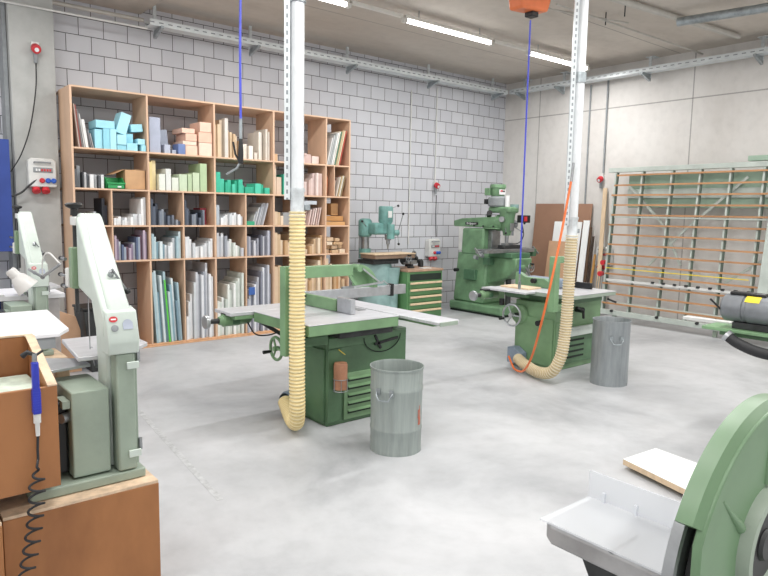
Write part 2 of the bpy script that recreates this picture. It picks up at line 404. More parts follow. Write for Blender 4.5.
MB().tube([(0, 0, 0), (0, 0, -2.50)], .0085, 8).build('hose', M['bluehose'], h)
MB().tube([(0, 0, -2.50), (0, 0, -2.58), (.002, 0, -2.581), (.002, 0, -2.66)], .013, 8, rs=[.010, .010, .016, .014]).build('coupling', M['galv'], h)
h = thing('air_hose', 'blue air hose with black pistol hanging in front of the shelves', 'air hose', (2.055, 3.975, .075))
MB().tube(spline([(.02, .02, ZC-.09), (.02, .02, 3.2), (.0, .0, 2.6), (-.005, -.01, 2.15)], 8), .0085, 8).build('hose', M['bluehose'], h)
MB().tube([(-.005, -.01, 2.16), (-.006, -.01, 2.03)], .011, 8).build('coupling', M['galv'], h)
g = MB(); g.tube([(-.006, -.01, 2.03), (-.012, -.02, 1.93), (-.012, -.02, 1.87)], .016, 8, rs=[.013, .019, .016]); g.tube([(-.05, .01, 2.01), (-.04, 0, 1.93), (-.012, -.01, 1.88)], .007, 8); g.build('pistol_grip', M['black'], h)
MB().tube([(-.012, -.02, 1.885), (-.03, .0, 1.84), (-.085, .04, 1.80)], .008, 8).build('nozzle', M['galv'], h)

# ================================================================ WALL ELECTRICS
def socket_red(name, label, loc, facing, group=None):
    # facing: 'y' -> toward -Y, 'x' -> toward -X
    t = thing(name, label, 'socket', loc, group, 0 if facing == 'y' else -PI/2)
    MB().box(-.04, -.05, -.02, .04, 0, .06).build('housing', M['lgrey'], t, .006)
    MB().lathe([(0, .0), (.045, 0), (.05, .03), (.045, .07), (.03, .075), (0, .075)], (0, -.04, .0), (0, -1, -.5), 20).build('socket_cap', M['red'], t)
    MB().lathe([(0, 0), (.022, 0), (.022, .006), (0, .006)], (0, -.108, -.034), (0, -1, -.5), 16).build('cap_face', M['white'], t)
    MB().cyl((0, -.04, -.16), (0, -.04, -.03), .02, .026, 12).build('plug', M['mgrey'], t)
    return t
def power_box(label, loc, facing):
    t = thing('socket_box', label, 'socket box', loc, None, 0 if facing == 'y' else -PI/2)
    MB().prism([(-.14, -.13), (.14, -.13), (.14, .15), (.10, .18), (-.10, .18), (-.14, .15)], -.11, 0, 'xz').build('housing', M['lgrey'], t, .012)
    MB().box(-.09, -.122, .03, .1, -.108, .08).build('breaker_window', M['mgrey'], t, .003)
    for i in range(6): MB().box(-.07+i*.027, -.128, .04, -.053+i*.027, -.121, .065).build('breaker', M['red'] if i > 1 else M['white'], t)
    MB().tube([(-.08, -.1, .13), (-.08, -.135, .135), (.08, -.135, .135), (.08, -.1, .13)], .009, 8).build('handle', M['mgrey'], t)
    for x, m in ((-.01, 'red'), (.05, 'blue'), (.105, 'blue')):
        MB().lathe([(0, .0), (.025, 0), (.028, .02), (.018, .03), (0, .03)], (x, -.108, -.06), (0, -1, 0), 16).build('flap_socket', M[m], t)
    for x in (-.065, .03):
        MB().lathe([(0, .0), (.036, 0), (.042, .05), (.042, .07), (.02, .075), (0, .075)], (x, -.06, -.125), (0, -.7, -1), 18).build('plug_socket', M['red'], t)
    return t
power_box('light grey socket box with red and blue sockets on the concrete pilaster', (1.72, 8.03, 1.98), 'y')
socket_red('wall_socket', 'red round socket high on the concrete pilaster', (1.715, 8.03, 3.33), 'y')
socket_red('wall_socket', 'red socket at the foot of the conduit on the block wall', (8.03, YB, 2.13), 'y')
power_box('socket box with red and blue sockets behind the drawer cabinet', (7.98, YB, 1.01), 'y')
socket_red('wall_socket', 'red socket on the concrete wall beside the top of the panel saw', (XR, 6.2, 2.26), 'x')
power_box('socket box with red plugs behind the left end of the panel saw', (XR, 6.05, .95), 'x')
pipe('black cable drooping from the red pilaster socket', spline([(1.715, 7.98, 3.18), (1.70, 7.97, 2.9), (1.63, 7.96, 2.5), (1.53, 7.95, 2.2), (1.42, 7.95, 2.0)]), .007, M['black'], 'cable', 'cable', 6)
pipe('dark cable running left from the pilaster socket box', spline([(1.66, 7.93, 1.93), (1.58, 7.92, 1.86), (1.50, 7.94, 1.78), (1.35, 7.95, 1.72)]), .011, M['dark'], 'cable', 'cable', 6)
pipe('white conduit dropping from the tray, left one on the block wall', [(7.44, 8.335, 3.66), (7.44, 8.335, 1.1)], .011, M['lgrey'])
pipe('white conduit dropping from the tray to the red wall socket', [(8.03, 8.335, 3.78), (8.03, 8.335, 2.2)], .011, M['lgrey'])
pipe('black cable hanging straight down from the red socket on the block wall', spline([(8.03, 8.29, 1.95), (8.04, 8.3, 1.6), (8.06, 8.3, 1.22)]), .007, M['black'], 'cable', 'cable', 6)
pipe('left grey conduit on the concrete wall beside the right duct', [(9.83, 6.50, 3.82), (9.83, 6.50, 1.2)], .014, M['mgrey'])
pipe('right grey conduit on the concrete wall above the panel saw', [(9.83, 6.18, 3.86), (9.83, 6.18, 2.35)], .016, M['mgrey'])
# black coil between drawer cabinet and mill
pts = []
for i in range(120):
    t = i/119; c = V(7.55+.28*t, 8.1-.12*t, .17+.36*t); a = t*2*PI*11
    pts.append(c+V(.03*math.cos(a), 0, .03*math.sin(a)))
tag(MB().tube(spline([(7.42, 8.25, .62), (7.45, 8.2, .3), (7.55, 8.12, .18)], 8)+pts+[V(7.86, 7.97, .70)], .006, 5).build('coiled_cable', M['black']), 'black coiled cable between drawer cabinet and milling machine', 'cable')
# blue pinboard left edge
t = thing('blue_board', 'dark blue board standing at the left edge of the photo', 'board', (1.0, 7.88, 0))
MB().box(-.4, -.02, 1.16, .40, .02, 2.33).build('panel', M['bluebd'], t, .004)
for x in (-.3, .15): MB().box(x-.02, -.018, 0, x+.02, .018, 1.159).build('leg', M['mgrey'], t)

# ================================================================ SHELF UNIT
SX = [1.985, 2.77, 3.59, 4.42, 5.25, 5.63]; HX = [1.985, 2.35, 2.77, 3.18, 3.59, 4.01, 4.42, 4.83, 5.25, 5.63]
SZ = [2.93, 2.283, 1.848, 1.44, 1.04, .03]; SY0 = 7.63; SY1 = 8.09; TH = .016
sh = thing('shelving_unit', 'tall plywood shelving unit with many compartments against the block wall', 'shelving', (1.93, SY0, 0))
def sb(name, x0, x1, z0, z1, m='shelf', y0=0, y1=.46): return MB().box(x0-1.93, y0, z0, x1-1.93, y1, z1).build(name, M[m], sh, .002)
for i, z in enumerate(SZ): sb('shelf_board', SX[0]-TH, SX[-1]+TH, z-TH, z+(TH*.2), 'shelfedge' if i == 5 else 'shelf', 0, .70)  # boards lengthened back to the wall to block light falling through the gap
sb('plinth', SX[0], SX[-1], 0, .013, 'shelfedge', -.02, .1)
sb('side_panel', SX[0]-TH-.022, SX[0]-TH, 0.014, SZ[0]); sb('side_panel', SX[-1]+TH, SX[-1]+TH+.02, 0.014, SZ[0])
for x in SX[1:-1]:
    for a, b in zip(SZ[1:], SZ[:-1]): sb('divider', x-TH/2-.003, x+TH/2+.003, a+TH*.2, b-TH)
for x in HX[1:-1:2]:
    for a, b in zip(SZ[3:], SZ[2:-1]): sb('divider', x-TH/2, x+TH/2, a+TH*.2, b-TH)
sb('divider', 5.385, 5.397, SZ[2]+TH*.2, SZ[1]-TH)

CNT = {}
def item(name, label, cat, group, x, z, w, h, col, y=None, d=None, tilt=0, pitch=0):
    """one slab standing on a shelf; x = left edge, y = front"""
    y = 7.66+random.uniform(0, .1) if y is None else y; d = random.uniform(.3, .55) if d is None else d
    d = min(d, 8.08-y)
    mb = MB().box(0, 0, 0, w, d, h); o = mb.build(name, dyn(col), None, .0025 if w > .03 else 0, smooth=False)
    o.location = (x, y, z+.0042); o.rotation_euler = (0, tilt, 0)
    return tag(o, label, cat, group)
GREY = ['#c9ccd2', '#b4b8c0', '#dfe2e6', '#9ea3ad', '#d3d6db']; WHT = ['#e9ebee', '#dfe3e6', '#f1f2f3', '#cfd4d8']
PALE = ['#e6ebe6', '#d5ddd6', '#eef0ee', '#c4cdc6']; DRK = ['#4b5463', '#5f6878', '#39404c', '#79818e', '#8d949e']
MIX = ['#b9a9b9', '#8c7f96', '#cfd3da', '#5d6a86', '#a8b3c2', '#7a5a6a']; GLS = ['#a9c3cc', '#c6d8dc', '#8fb0bd', '#dbe6e8', '#7f9aa8']
BEI = ['#d9c1a4', '#cbb08f', '#e4d2ba', '#c4a27c']; PNK = ['#ddc8c2', '#d3bdb8', '#e6d6d0', '#cdb3ab']
def row(x0, x1, z, hs, cols, name, label, cat, group, fill=1.0, tilt=0, d=None, jit=.10, zmax=None):
    if tilt < 0: x0 = x0+.8*max(hs[:3])*math.sin(-tilt)
    n = len(hs); tot = (x1-x0-.03)*fill; wd = tot/n; x = x0+.016
    if tilt > 0: x += 0
    for i, hgt in enumerate(hs):
        w = wd*random.uniform(.72, .9)*math.cos(tilt); hh = hgt*(1+random.uniform(-jit, jit))
        if tilt < 0: # leaning left: base shifted right by own lean at the start handled by x
            pass
        item(name, label, cat, group, x, z+(w*math.sin(abs(tilt)) if tilt > 0 else 0), w, hh, cols[i % len(cols)], tilt=tilt, d=d, y=7.65+.02*(i % 3))
        x += wd
Z0, Z1, Z2, Z3, Z4 = SZ[1], SZ[2], SZ[3], SZ[4], SZ[5]
# --- top row, bay 1 : leaning boards, pale blue foam
for i, (x, hh, w, c, t) in enumerate(((2.036, .46, .012, '#b4a49c', -.095), (2.052, .45, .012, '#8d4a44', -.10), (2.070, .40, .012, '#7c7a7a', -.11), (2.090, .36, .010, '#c7c7c5', -.12),
                                      (2.108, .30, .030, '#e3e3e1', -.13), (2.145, .22, .010, '#5c5c5e', -.15), (2.163, .20, .010, '#86878a', -.17), (2.183, .16, .010, '#a9a9aa', -.20))):
    item('leaning_sheet', 'thin sheet leaning left of the pale blue foam on the top shelf', 'sheet', 'sheets leaning beside the pale blue foam', x, Z0, w, hh, c, tilt=t, d=.4, y=7.68)
CY = ['#a2dcec', '#93d2e4', '#aee3f1']
def foam(x, z, w, hh, c, lab, grp, y=7.66, d=.35, t=0, name='foam_block'): return item(name, lab, 'foam block', grp, x, z, w, hh, c, y=y, d=d, tilt=t)
gl = 'pale blue foam block heaped on the top shelf'; gg = 'pale blue foam blocks on the top shelf'
for k, (x, z, w, hh, y, d, t) in enumerate(((2.205, 0, .08, .21, 7.68, .3, 0), (2.29, 0, .068, .222, 7.66, .3, 0), (2.362, 0, .068, .222, 7.66, .3, 0), (2.22, .226, .20, .085, 7.68, .28, 0),
        (2.436, 0, .10, .055, 7.66, .25, 0), (2.436, .058, .10, .11, 7.65, .2, 0), (2.54, .0, .12, .085, 7.655, .2, 0), (2.541, .090, .085, .10, 7.70, .2, 0), (2.665, .075, .085, .065, 7.66, .2, 0), (2.70, 0, .052, .07, 7.645, .2, 0))):
    foam(x, Z0+z, w, hh, CY[k % 3], gl, gg, y, d, t)
foam(2.43, Z0+.20, .115, .235, CY[2], 'pale blue foam block standing tilted on top of the heap', None, 7.68, .2, .30)
foam(2.605, Z0+.21, .13, .085, CY[0], 'pale blue foam block tipped over at the right of the heap', None, 7.68, .2, -.12)
# --- top row, bay 2
foam(2.80, Z0, .13, .40, '#a9b0c2', 'tall lavender grey foam block standing left on the second top shelf', None, 7.66, .3)
foam(2.975, Z0, .07, .10, '#b5bccd', 'small lavender foam block in front of the tilted one', None, 7.66, .12)
foam(2.99, Z0+.08, .09, .2, '#9fa7b6', 'tilted lavender grey foam block behind the small one', None, 7.80, .2, -.1)
foam(3.07, Z0, .05, .045, '#aab3c6', 'tiny lavender foam offcut beside the blue violet block', None, 7.67, .1)
foam(3.135, Z0, .085, .12, '#6f83b3', 'blue violet foam block beside the peach foam stack', None, 7.64, .18)
pc = ['#efc9b4', '#f2d3c0', '#e9bfa9']; gl = 'peach foam block in the stack on the second top shelf'; gg = 'peach foam blocks on the top shelf'
zz = 0
for k, (x, w, hh) in enumerate(((3.23, .15, .115), (3.20, .17, .05), (3.235, .14, .09), (3.19, .16, .06))):
    foam(x, Z0+zz, w, hh-.004, pc[k % 3], gl, gg, 7.66, .3); zz += hh
zz = 0
for k, (x, w, hh) in enumerate(((3.40, .165, .16), (3.395, .17, .125), (3.41, .15, .12))):
    foam(x, Z0+zz, w, hh-.004, pc[(k+1) % 3], gl, gg, 7.65, .3); zz += hh
# --- top row bay 3
gl = 'upright wooden plank on the third top shelf'; gg = 'upright planks on the third top shelf'
x = 3.61
for w, hh, c in ((.04, .39, '#cdb292'), (.05, .40, '#dcc6a8'), (.045, .46, '#cdbda8'), (.05, .48, '#d5d1ca'), (.03, .34, '#c7ab8a'), (.035, .32, '#d9c2a2'), (.035, .30, '#cbb08f'), (.04, .28, '#ddc9ad'), (.03, .22, '#c3a482')):
    item('plank', gl, 'plank', gg, x, Z0, w-.004, hh, c, d=.45); x += w
gl = 'white foam offcut leaning at the right of the third top shelf'; gg = 'white foam offcuts on the third top shelf'
for i, (x, hh, w, t) in enumerate(((4.01, .19, .06, 0), (4.08, .17, .06, 0), (4.155, .09, .05, 0), (4.235, .36, .035, .0), (4.28, .36, .03, 0.0), (4.32, .40, .035, 0.0), (4.365, .37, .025, 0))):
    item('foam_offcut', gl, 'foam offcut', gg, x, Z0, w-.006, hh, ['#e5ddd2', '#efe9e0', '#d8cfc3'][i % 3], tilt=t, d=.3)
# --- top row bay 4 / 5
item('wood_block', 'small wooden block left of the duct on the top shelf', 'wood block', None, 4.45, Z0, .08, .10, '#d2b18c')
gl = 'pale moulded piece lying right of the duct on the top shelf'
for i, (x, z, w, hh) in enumerate(((4.84, 0, .12, .10), (4.965, 0, .12, .13), (5.09, 0, .12, .11), (4.9, .105, .06, .03))):
    item('moulding', gl, 'moulding', 'pale pieces on the fourth top shelf', x, Z0+z, w-.006, hh, PNK[i % 4])
x = 5.265
for i, (hh, c) in enumerate(((.40, '#cfd0cf'), (.44, '#b9bcbc'), (.47, '#a9aeae'), (.48, '#e3e4e2'), (.50, '#dfdbd2'), (.50, '#5d7c63'), (.52, '#c9b48e'), (.52, '#d8c7a9'))):
    item('leaning_sheet', 'pale sheet leaning to the right in the last top shelf', 'sheet', 'sheets in the last top shelf', x, Z0+.004, .018, hh-.02, c, tilt=.24, d=.5, y=7.64); x += .0262
item('leaning_sheet', 'red sheet leaning outermost in the last top shelf', 'sheet', None, x, Z0+.004, .014, .50, '#b4473c', tilt=.24, d=.5, y=7.64)
# --- second row
gl = 'small grey sample panel standing on the second shelf at the left'; x = 1.985
for i, (w, hh, c) in enumerate(((.03, .2, '#62666c'), (.04, .24, '#8f959b'), (.02, .17, '#3c3f44'), (.03, .17, '#c9cccf'), (.02, .15, '#5a5e64'), (.045, .15, '#e3e5e6'), (.03, .15, '#b4b8bb'), (.02, .14, '#54585d'), (.035, .15, '#d9dcdd'))):
    item('sample_panel', gl, 'panel', 'small panels on the second shelf', x, Z1, w-.005, hh, c, d=.3); x += w+.004
x0 = 2.31
t = thing('storage_bin', 'green plastic storage bin in front of the cardboard box', 'storage bin', (x0, 7.64, Z1+.0045))
b = MB(); b.box(0, 0, 0, .19, .22, .006); b.box(0, 0, 0, .19, .006, .06); b.box(0, .214, 0, .19, .22, .13)
for xx in (0, .184): b.prism([(0, 0), (.22, 0), (.22, .13), (.08, .13), (0, .06)], xx, xx+.006, 'yz')
b.build('bin_body', M['greenbin'], t); MB().box(-.006, -.012, .05, .196, .002, .068).build('bin_lip', M['greenbin'], t, .003); MB().box(.11, -.004, .015, .15, -.001, .03).build('bin_label', M['white'], t)
t = thing('cardboard_box', 'open cardboard box with raised flap beside the green bin', 'box', (2.515, 7.68, Z1+.0045))
b = MB(); b.box(0, 0, 0, .235, .004, .22); b.box(0, .3, 0, .235, .304, .22); b.box(0, 0, 0, .004, .3, .22); b.box(.231, 0, 0, .235, .3, .22); b.box(0, 0, 0, .235, .3, .004); b.build('box_body', M['card'], t)
MB().bar((0, .15, .222), (-.13, .15, .16), .28, .004, (0, 0, 1)).build('flap', M['card'], t); MB().bar((.1, .16, .222), (.2, .16, .235), .26, .004).build('flap', M['card'], t)
gl = 'cream plank upright at the left of the second shelf, bay two'
item('plank', gl, 'plank', 'cream planks', 2.785, Z1, .045, .325, '#ead99c', d=.4); item('plank', gl, 'plank', 'cream planks', 2.838, Z1, .05, .345, '#ead9ac', d=.4)
gl = 'pale green foam block on the second shelf'; gg = 'pale green foam blocks'; x = 2.9
for i, (w, hh, c) in enumerate(((.075, .19, '#dfe4da'), (.065, .255, '#dcdfdb'), (.085, .155, '#d9dfd2'), (.10, .20, '#c5d5b9'), (.055, .205, '#b4c8a4'), (.09, .225, '#c3d3b4'), (.09, .34, '#b1c79f'))):
    foam(x, Z1, w-.004, hh, c, gl, gg, 7.65, .35); x += w+.006
gl = 'turquoise foam block in the stepped row on the second shelf'; gg = 'turquoise foam blocks on the second shelf'; x = 3.61
for i, (w, hh) in enumerate(((.065, .25), (.06, .17), (.04, .13), (.05, .16), (.045, .11), (.04, .15), (.06, .17), (.03, .1), (.09, .08), (.05, .085), (.085, .13), (.05, .12), (.075, .08))):
    foam(x, Z1, w-.003, hh, ['#3fb99a', '#52c5a8', '#34ab8b'][i % 3], gl, gg, 7.65+(i % 2)*.03, .25); x += w*1.03
item('plank', 'tall beige plank upright left of the duct on the second shelf', 'plank', None, 4.445, Z1, .05, .39, '#ddc9b2'); item('plank', 'shorter beige plank beside the turquoise board', 'plank', None, 4.51, Z1, .075, .23, '#dcc4b0')
item('foam_block', 'upright turquoise board just left of the duct', 'foam block', None, 4.60, Z1, .08, .27, '#3fae93')
row(4.84, 5.24, Z1, [.16, .17, .17, .2, .26, .3, .3, .31, .31], PNK, 'plank', 'pinkish beige plank right of the duct on the second shelf', 'plank', 'pinkish planks on the second shelf')
for i, x in enumerate((5.262, 5.292, 5.322)): item('plank', 'orange brown board in the narrow slot of the second shelf', 'plank', 'orange brown boards', x, Z1+.003, .022, .27-.02*i, '#b9683f', tilt=.06)
x = 5.402
for i, (hh, c) in enumerate(((.26, '#c8b3a8'), (.29, '#7b5b55'), (.31, '#d8d2c8'), (.32, '#a8505a'), (.33, '#cbb890'), (.33, '#e0dcd2'), (.32, '#8c7a58'), (.25, '#c6a98c'))):
    item('leaning_sheet', 'thin coloured sheet leaning in the last slot of the second shelf', 'sheet', 'thin coloured sheets', x, Z1+.004, .014, hh-.03, c, tilt=.25, d=.5); x += .0205
# --- third row (small cells)
def cell(i): return HX[i]+.006, HX[i+1]-.006
a, b = cell(0)
for i, (x, hh, c) in enumerate(((2.16, .15, '#a8acb0'), (2.20, .13, '#8d9196'), (2.26, .30, '#23262e'), (2.30, .22, '#3a3f4c'))):
    item('binder', 'dark folder standing in the leftmost small compartment', 'folder', 'dark folders', x, Z2, .03, hh, c, d=.3)
a, b = cell(1)
row(a, b, Z2, [.08, .07, .09, .06, .08, .05, .1, .13, .13, .13, .3, .31], WHT, 'foam_block', 'white foam offcut in the second small compartment', 'foam offcut', 'white offcuts, small compartments', d=.4)
a, b = cell(2)
row(a, b, Z2, [.30, .24, .24, .16, .19, .15, .12, .1, .13, .07, .05], DRK, 'plastic_block', 'dark grey plastic bar in the compartment left of the second divider', 'plastic bar', 'dark grey bars, third compartment', d=.4)
a, b = cell(3)
row(a, b, Z2, [.28, .22, .18, .14, .12, .15, .1, .16, .2], DRK, 'plastic_block', 'dark grey plastic bar in the compartment with a red strip', 'plastic bar', 'dark grey bars, fourth compartment', fill=.75, d=.4)
item('plastic_block', 'red plastic strip lying above dark bars', 'plastic strip', None, b-.10, Z2, .085, .21, '#a8404d', y=7.85, d=.2)
a, b = cell(4)
item('plastic_block', 'pale grey blue panel standing left in the fifth small compartment', 'panel', None, a+.012, Z2, .05, .25, '#b5c1cb')
row(a+.06, b, Z2, [.1, .12, .12, .14, .13, .15, .13, .12], WHT, 'plastic_block', 'white plastic bar in the fifth small compartment', 'plastic bar', 'white bars, fifth compartment', d=.35)
a, b = cell(5)
item('plastic_block', 'green sheet lying in the bottom of the sixth small compartment', 'sheet', None, a+.012, Z2, .11, .05, '#3ba47c', y=7.64, d=.3)
x = a+.14
for i, hh in enumerate((.14, .18, .24, .28, .3, .3, .3, .28)): item('leaning_sheet', 'grey white sheet fanned to the right in the sixth small compartment', 'sheet', 'grey white fanned sheets', x, Z2+.003, .012, hh, GREY[i % 5], tilt=.28, d=.45); x += .0195
a, b = cell(6)
row(a, b-.2, Z2, [.2, .18, .12], BEI, 'plank', 'beige plank left of the duct in the third row', 'plank', 'beige planks, third row', d=.4)
item('plastic_block', 'thin grey panel behind the beige planks', 'panel', None, b-.19, Z2, .17, .17, '#9fa3a6', d=.3)
a, b = cell(7)
x = a+.02
for i, hh in enumerate((.1, .13, .17, .2, .22, .23, .24, .24, .25)): item('leaning_sheet', 'pinkish white sheet leaning right of the duct in the third row', 'sheet', 'pinkish white leaning sheets', x, Z2+.003, .016, hh, PNK[i % 4], tilt=.2, d=.4); x += .036
item('plastic_block', 'grey carton lying on the leaning pinkish sheets', 'carton', None, a+.01, Z2+.285, .27, .05, '#b9bfc6', d=.3, y=7.66)
a, b = cell(8)
item('wood_block', 'flat cardboard tray in the last compartment of the third row', 'cardboard tray', None, a+.02, Z2, .33, .05, '#c99c6a', d=.4, y=7.66)
item('wood_block', 'wide wooden box on the cardboard tray', 'wooden box', None, a+.03, Z2+.06, .30, .07, '#b98752', d=.4, y=7.68)
item('wood_block', 'upright tan board at the back of the last compartment, third row', 'board', None, a+.2, Z2+.14, .12, .17, '#c89f70', d=.2, tilt=0, y=7.8)
# --- fourth row
a, b = cell(1)
row(a, b, Z3, [.26, .24, .2, .17, .14, .15, .13, .17, .2, .24, .28, .3, .32, .3], MIX, 'magazine', 'thin purple grey magazine in the second compartment of row four', 'magazine', 'magazines in row four', d=.3)
a, b = cell(2)
row(a, b, Z3, [.29, .26, .22, .2, .16, .15, .16, .2, .24, .27, .3], GLS+WHT, 'plastic_sheet', 'pale sheet offcut in the third compartment of row four', 'sheet', 'pale offcuts, row four third compartment', d=.45)
a, b = cell(3)
row(a, b, Z3, [.26, .24, .21, .18, .15, .14, .13, .15, .17, .2, .22], WHT, 'plastic_sheet', 'white sheet offcut in the fourth compartment of row four', 'sheet', 'white offcuts, row four fourth compartment', d=.45)
a, b = cell(4)
row(a, b, Z3, [.3, .27, .3, .25, .2, .22, .17, .14, .12, .1], GREY+PALE, 'plastic_sheet', 'grey white sheet offcut in the fifth compartment of row four', 'sheet', 'grey offcuts, row four fifth compartment', d=.45)
a, b = cell(5)
row(a, b, Z3, [.27, .23, .19, .2, .17, .22, .25, .24, .28, .3, .3], ['#8a8c98', '#b7b9c4', '#6d6f7c', '#cfd0d6'], 'plastic_sheet', 'dull grey sheet offcut in the sixth compartment of row four', 'sheet', 'grey offcuts, row four sixth compartment', d=.45)
a, b = cell(6)
row(a, b, Z3, [.3, .26, .2, .2, .17, .3, .3], BEI, 'plank', 'beige plank in the compartment behind the duct, row four', 'plank', 'beige planks, row four', d=.4)
a, b = cell(7)
row(a, b, Z3, [.12, .12, .06, .1, .14, .2, .24, .24], BEI, 'plank', 'beige block right of the duct in row four', 'wood block', 'beige blocks, row four', d=.4)
a, b = cell(8)
for i, (x, z, w, hh) in enumerate(((.02, 0, .11, .06), (.14, 0, .12, .05), (.27, 0, .1, .06), (.03, .064, .12, .05), (.16, .056, .1, .06), (.27, .066, .08, .05), (.04, .118, .1, .05), (.16, .12, .16, .04), (.08, .172, .12, .06), (.21, .165, .08, .05))):
    item('wood_block', 'small wood offcut piled in the last compartment of row four', 'wood offcut', 'wood offcuts piled in row four', a+x, Z3+z, w-.006, hh-.004, BEI[i % 4], d=.35)
# --- bottom row (tall)
a, b = cell(2)
row(a, b, Z4, [.84, .86, .6, .8, .72, .84, .62, .7, .78, .5, .72], GLS, 'glass_sheet', 'tall blue grey acrylic sheet standing in the bottom compartment with the green one', 'sheet', 'tall acrylic sheets', d=.5, jit=.02, tilt=-.055)
o = [x for x in bpy.data.objects if x.name.startswith('glass_sheet')][6]
a2, b2 = cell(3)
row(a2, b2, Z4, [.3, .5, .62, .78, .82, .8, .86, .84, .88, .8, .7], WHT+GREY, 'plastic_sheet', 'tall white sheet in the fourth bottom compartment', 'sheet', 'tall white sheets, fourth bottom compartment', d=.5, tilt=.0)
a2, b2 = cell(4)
row(a2, b2, Z4, [.42, .42, .5, .5, .62, .62, .62, .66, .76, .8], PALE, 'plastic_sheet', 'cream white sheet in the stepped bottom compartment', 'sheet', 'cream white sheets, fifth bottom compartment', d=.5)
a2, b2 = cell(5)
row(a2, b2, Z4, [.45, .52, .6, .58, .68, .74, .8, .85, .88, .9, .84], ['#a7aab6', '#c9ccd4', '#868996', '#dcdfe4'], 'plastic_sheet', 'grey lilac sheet in the sixth bottom compartment', 'sheet', 'grey lilac sheets, sixth bottom compartment', d=.5)
item('plastic_sheet', 'blue wrapped carton among grey sheets in the bottom row', 'carton', None, a2+.03, Z4+.5, .09, .1, '#3b62a8', y=7.636, d=.012)
a2, b2 = cell(6)
row(a2, b2, Z4, [.9, .86, .8, .7, .7, .6], BEI+['#9aa0a2'], 'plank', 'tall plank standing behind the duct in the bottom row', 'plank', 'tall planks behind the duct', d=.5)
a2, b2 = cell(7)
row(a2, b2, Z4, [.68, .74, .66, .6, .72, .8, .86, .9], BEI, 'plank', 'tall beige plank right of the duct in the bottom row', 'plank', 'tall beige planks right of the duct', d=.5)
a2, b2 = cell(8)
row(a2, b2, Z4, [.9, .84, .88, .74, .8, .66, .7], BEI+['#b98b5e'], 'plank', 'tall plank in the last bottom compartment of the shelves', 'plank', 'tall planks, last bottom compartment', d=.5)
ob = item('plastic_sheet', 'bright green sheet standing in the third bottom compartment', 'sheet', None, a+.20, Z4, .018, .76, '#5fc94c', y=7.6355, d=.012, tilt=-.07)

# ================================================================ TABLE SAW (left) and SHAPER (right)
def wheel(parent, c, axis, R, m, spokes=3, rim=.012):
    w = MB(); w.ring(c, axis, R, rim, 32, 8); c = Vector(c); ax = Vector(axis).normalized(); q = Vector((0,0,1)).rotation_difference(ax).to_matrix()
    for k in range(spokes):
        a = 2*PI*k/spokes+.5; w.cyl(c, c+q @ Vector((R*math.cos(a), R*math.sin(a), 0)), rim*.7, seg=8)
    w.cyl(c-ax*.02, c+ax*.025, R*.22, seg=16)
    o = w.build('handwheel', m, parent)
    kb = c+q @ Vector((R*math.cos(2.0), R*math.sin(2.0), 0)); MB().cyl(kb, kb+ax*.07, .012, .015, 10).build('handle', M['black'], o)
    return o
def handdrill_unit(t, x, y, z):
    """long-hole boring unit on the left of a machine; x = its motor's left end"""
    MB().tube([(x, y, z), (x+.03, y, z), (x+.035, y, z), (x+.17, y, z), (x+.18, y, z), (x+.26, y, z), (x+.28, y, z)], .05, 20, rs=[.032, .04, .05, .05, .044, .044, .03]).build('boring_motor', M['sawgreen'], t)
    MB().box(x+.04, y-.045, z+.045, x+.24, y+.045, z+.062).build('motor_mount', M['dark'], t, .004)
    MB().box(x+.10, y-.056, z-.03, x+.16, y-.045, z+.02).build('motor_plate', M['green2'], t, .004)
    MB().tube([(x, y, z), (x-.09, y, z)], .02, 12, rs=[.022, .018]).build('spindle', M['dark'], t)
    MB().lathe([(0, 0), (.052, 0), (.055, .01), (.052, .03), (.02, .035), (0, .035)], (x-.09, y, z), (-1, 0, 0), 24).build('hand_disc', M['alu'], t)
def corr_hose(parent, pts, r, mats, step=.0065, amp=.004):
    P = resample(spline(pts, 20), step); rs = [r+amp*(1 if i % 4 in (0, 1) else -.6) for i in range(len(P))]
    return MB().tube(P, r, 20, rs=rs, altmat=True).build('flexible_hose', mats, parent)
def vent_panel(t, x0, x1, z0, z1, y, n=5):
    MB().box(x0, y-.012, z0, x1, y, z1).build('vent_panel', M['sawgreen'], t, .004)
    h = (z1-z0)/(n+.8)
    for i in range(n):
        z = z0+h*(i+.7); MB().box(x0+.035, y-.0135, z, x1-.03, y-.0122, z+h*.34).build('vent_slot', M['slot'], t)
        MB().prism([(y-.012, z+h*.34), (y-.032, z+h*.30), (y-.032, z+h*.36), (y-.012, z+h*.55)], x0+.035, x1-.03, 'yz').build('louvre', M['sawgreen'], t)

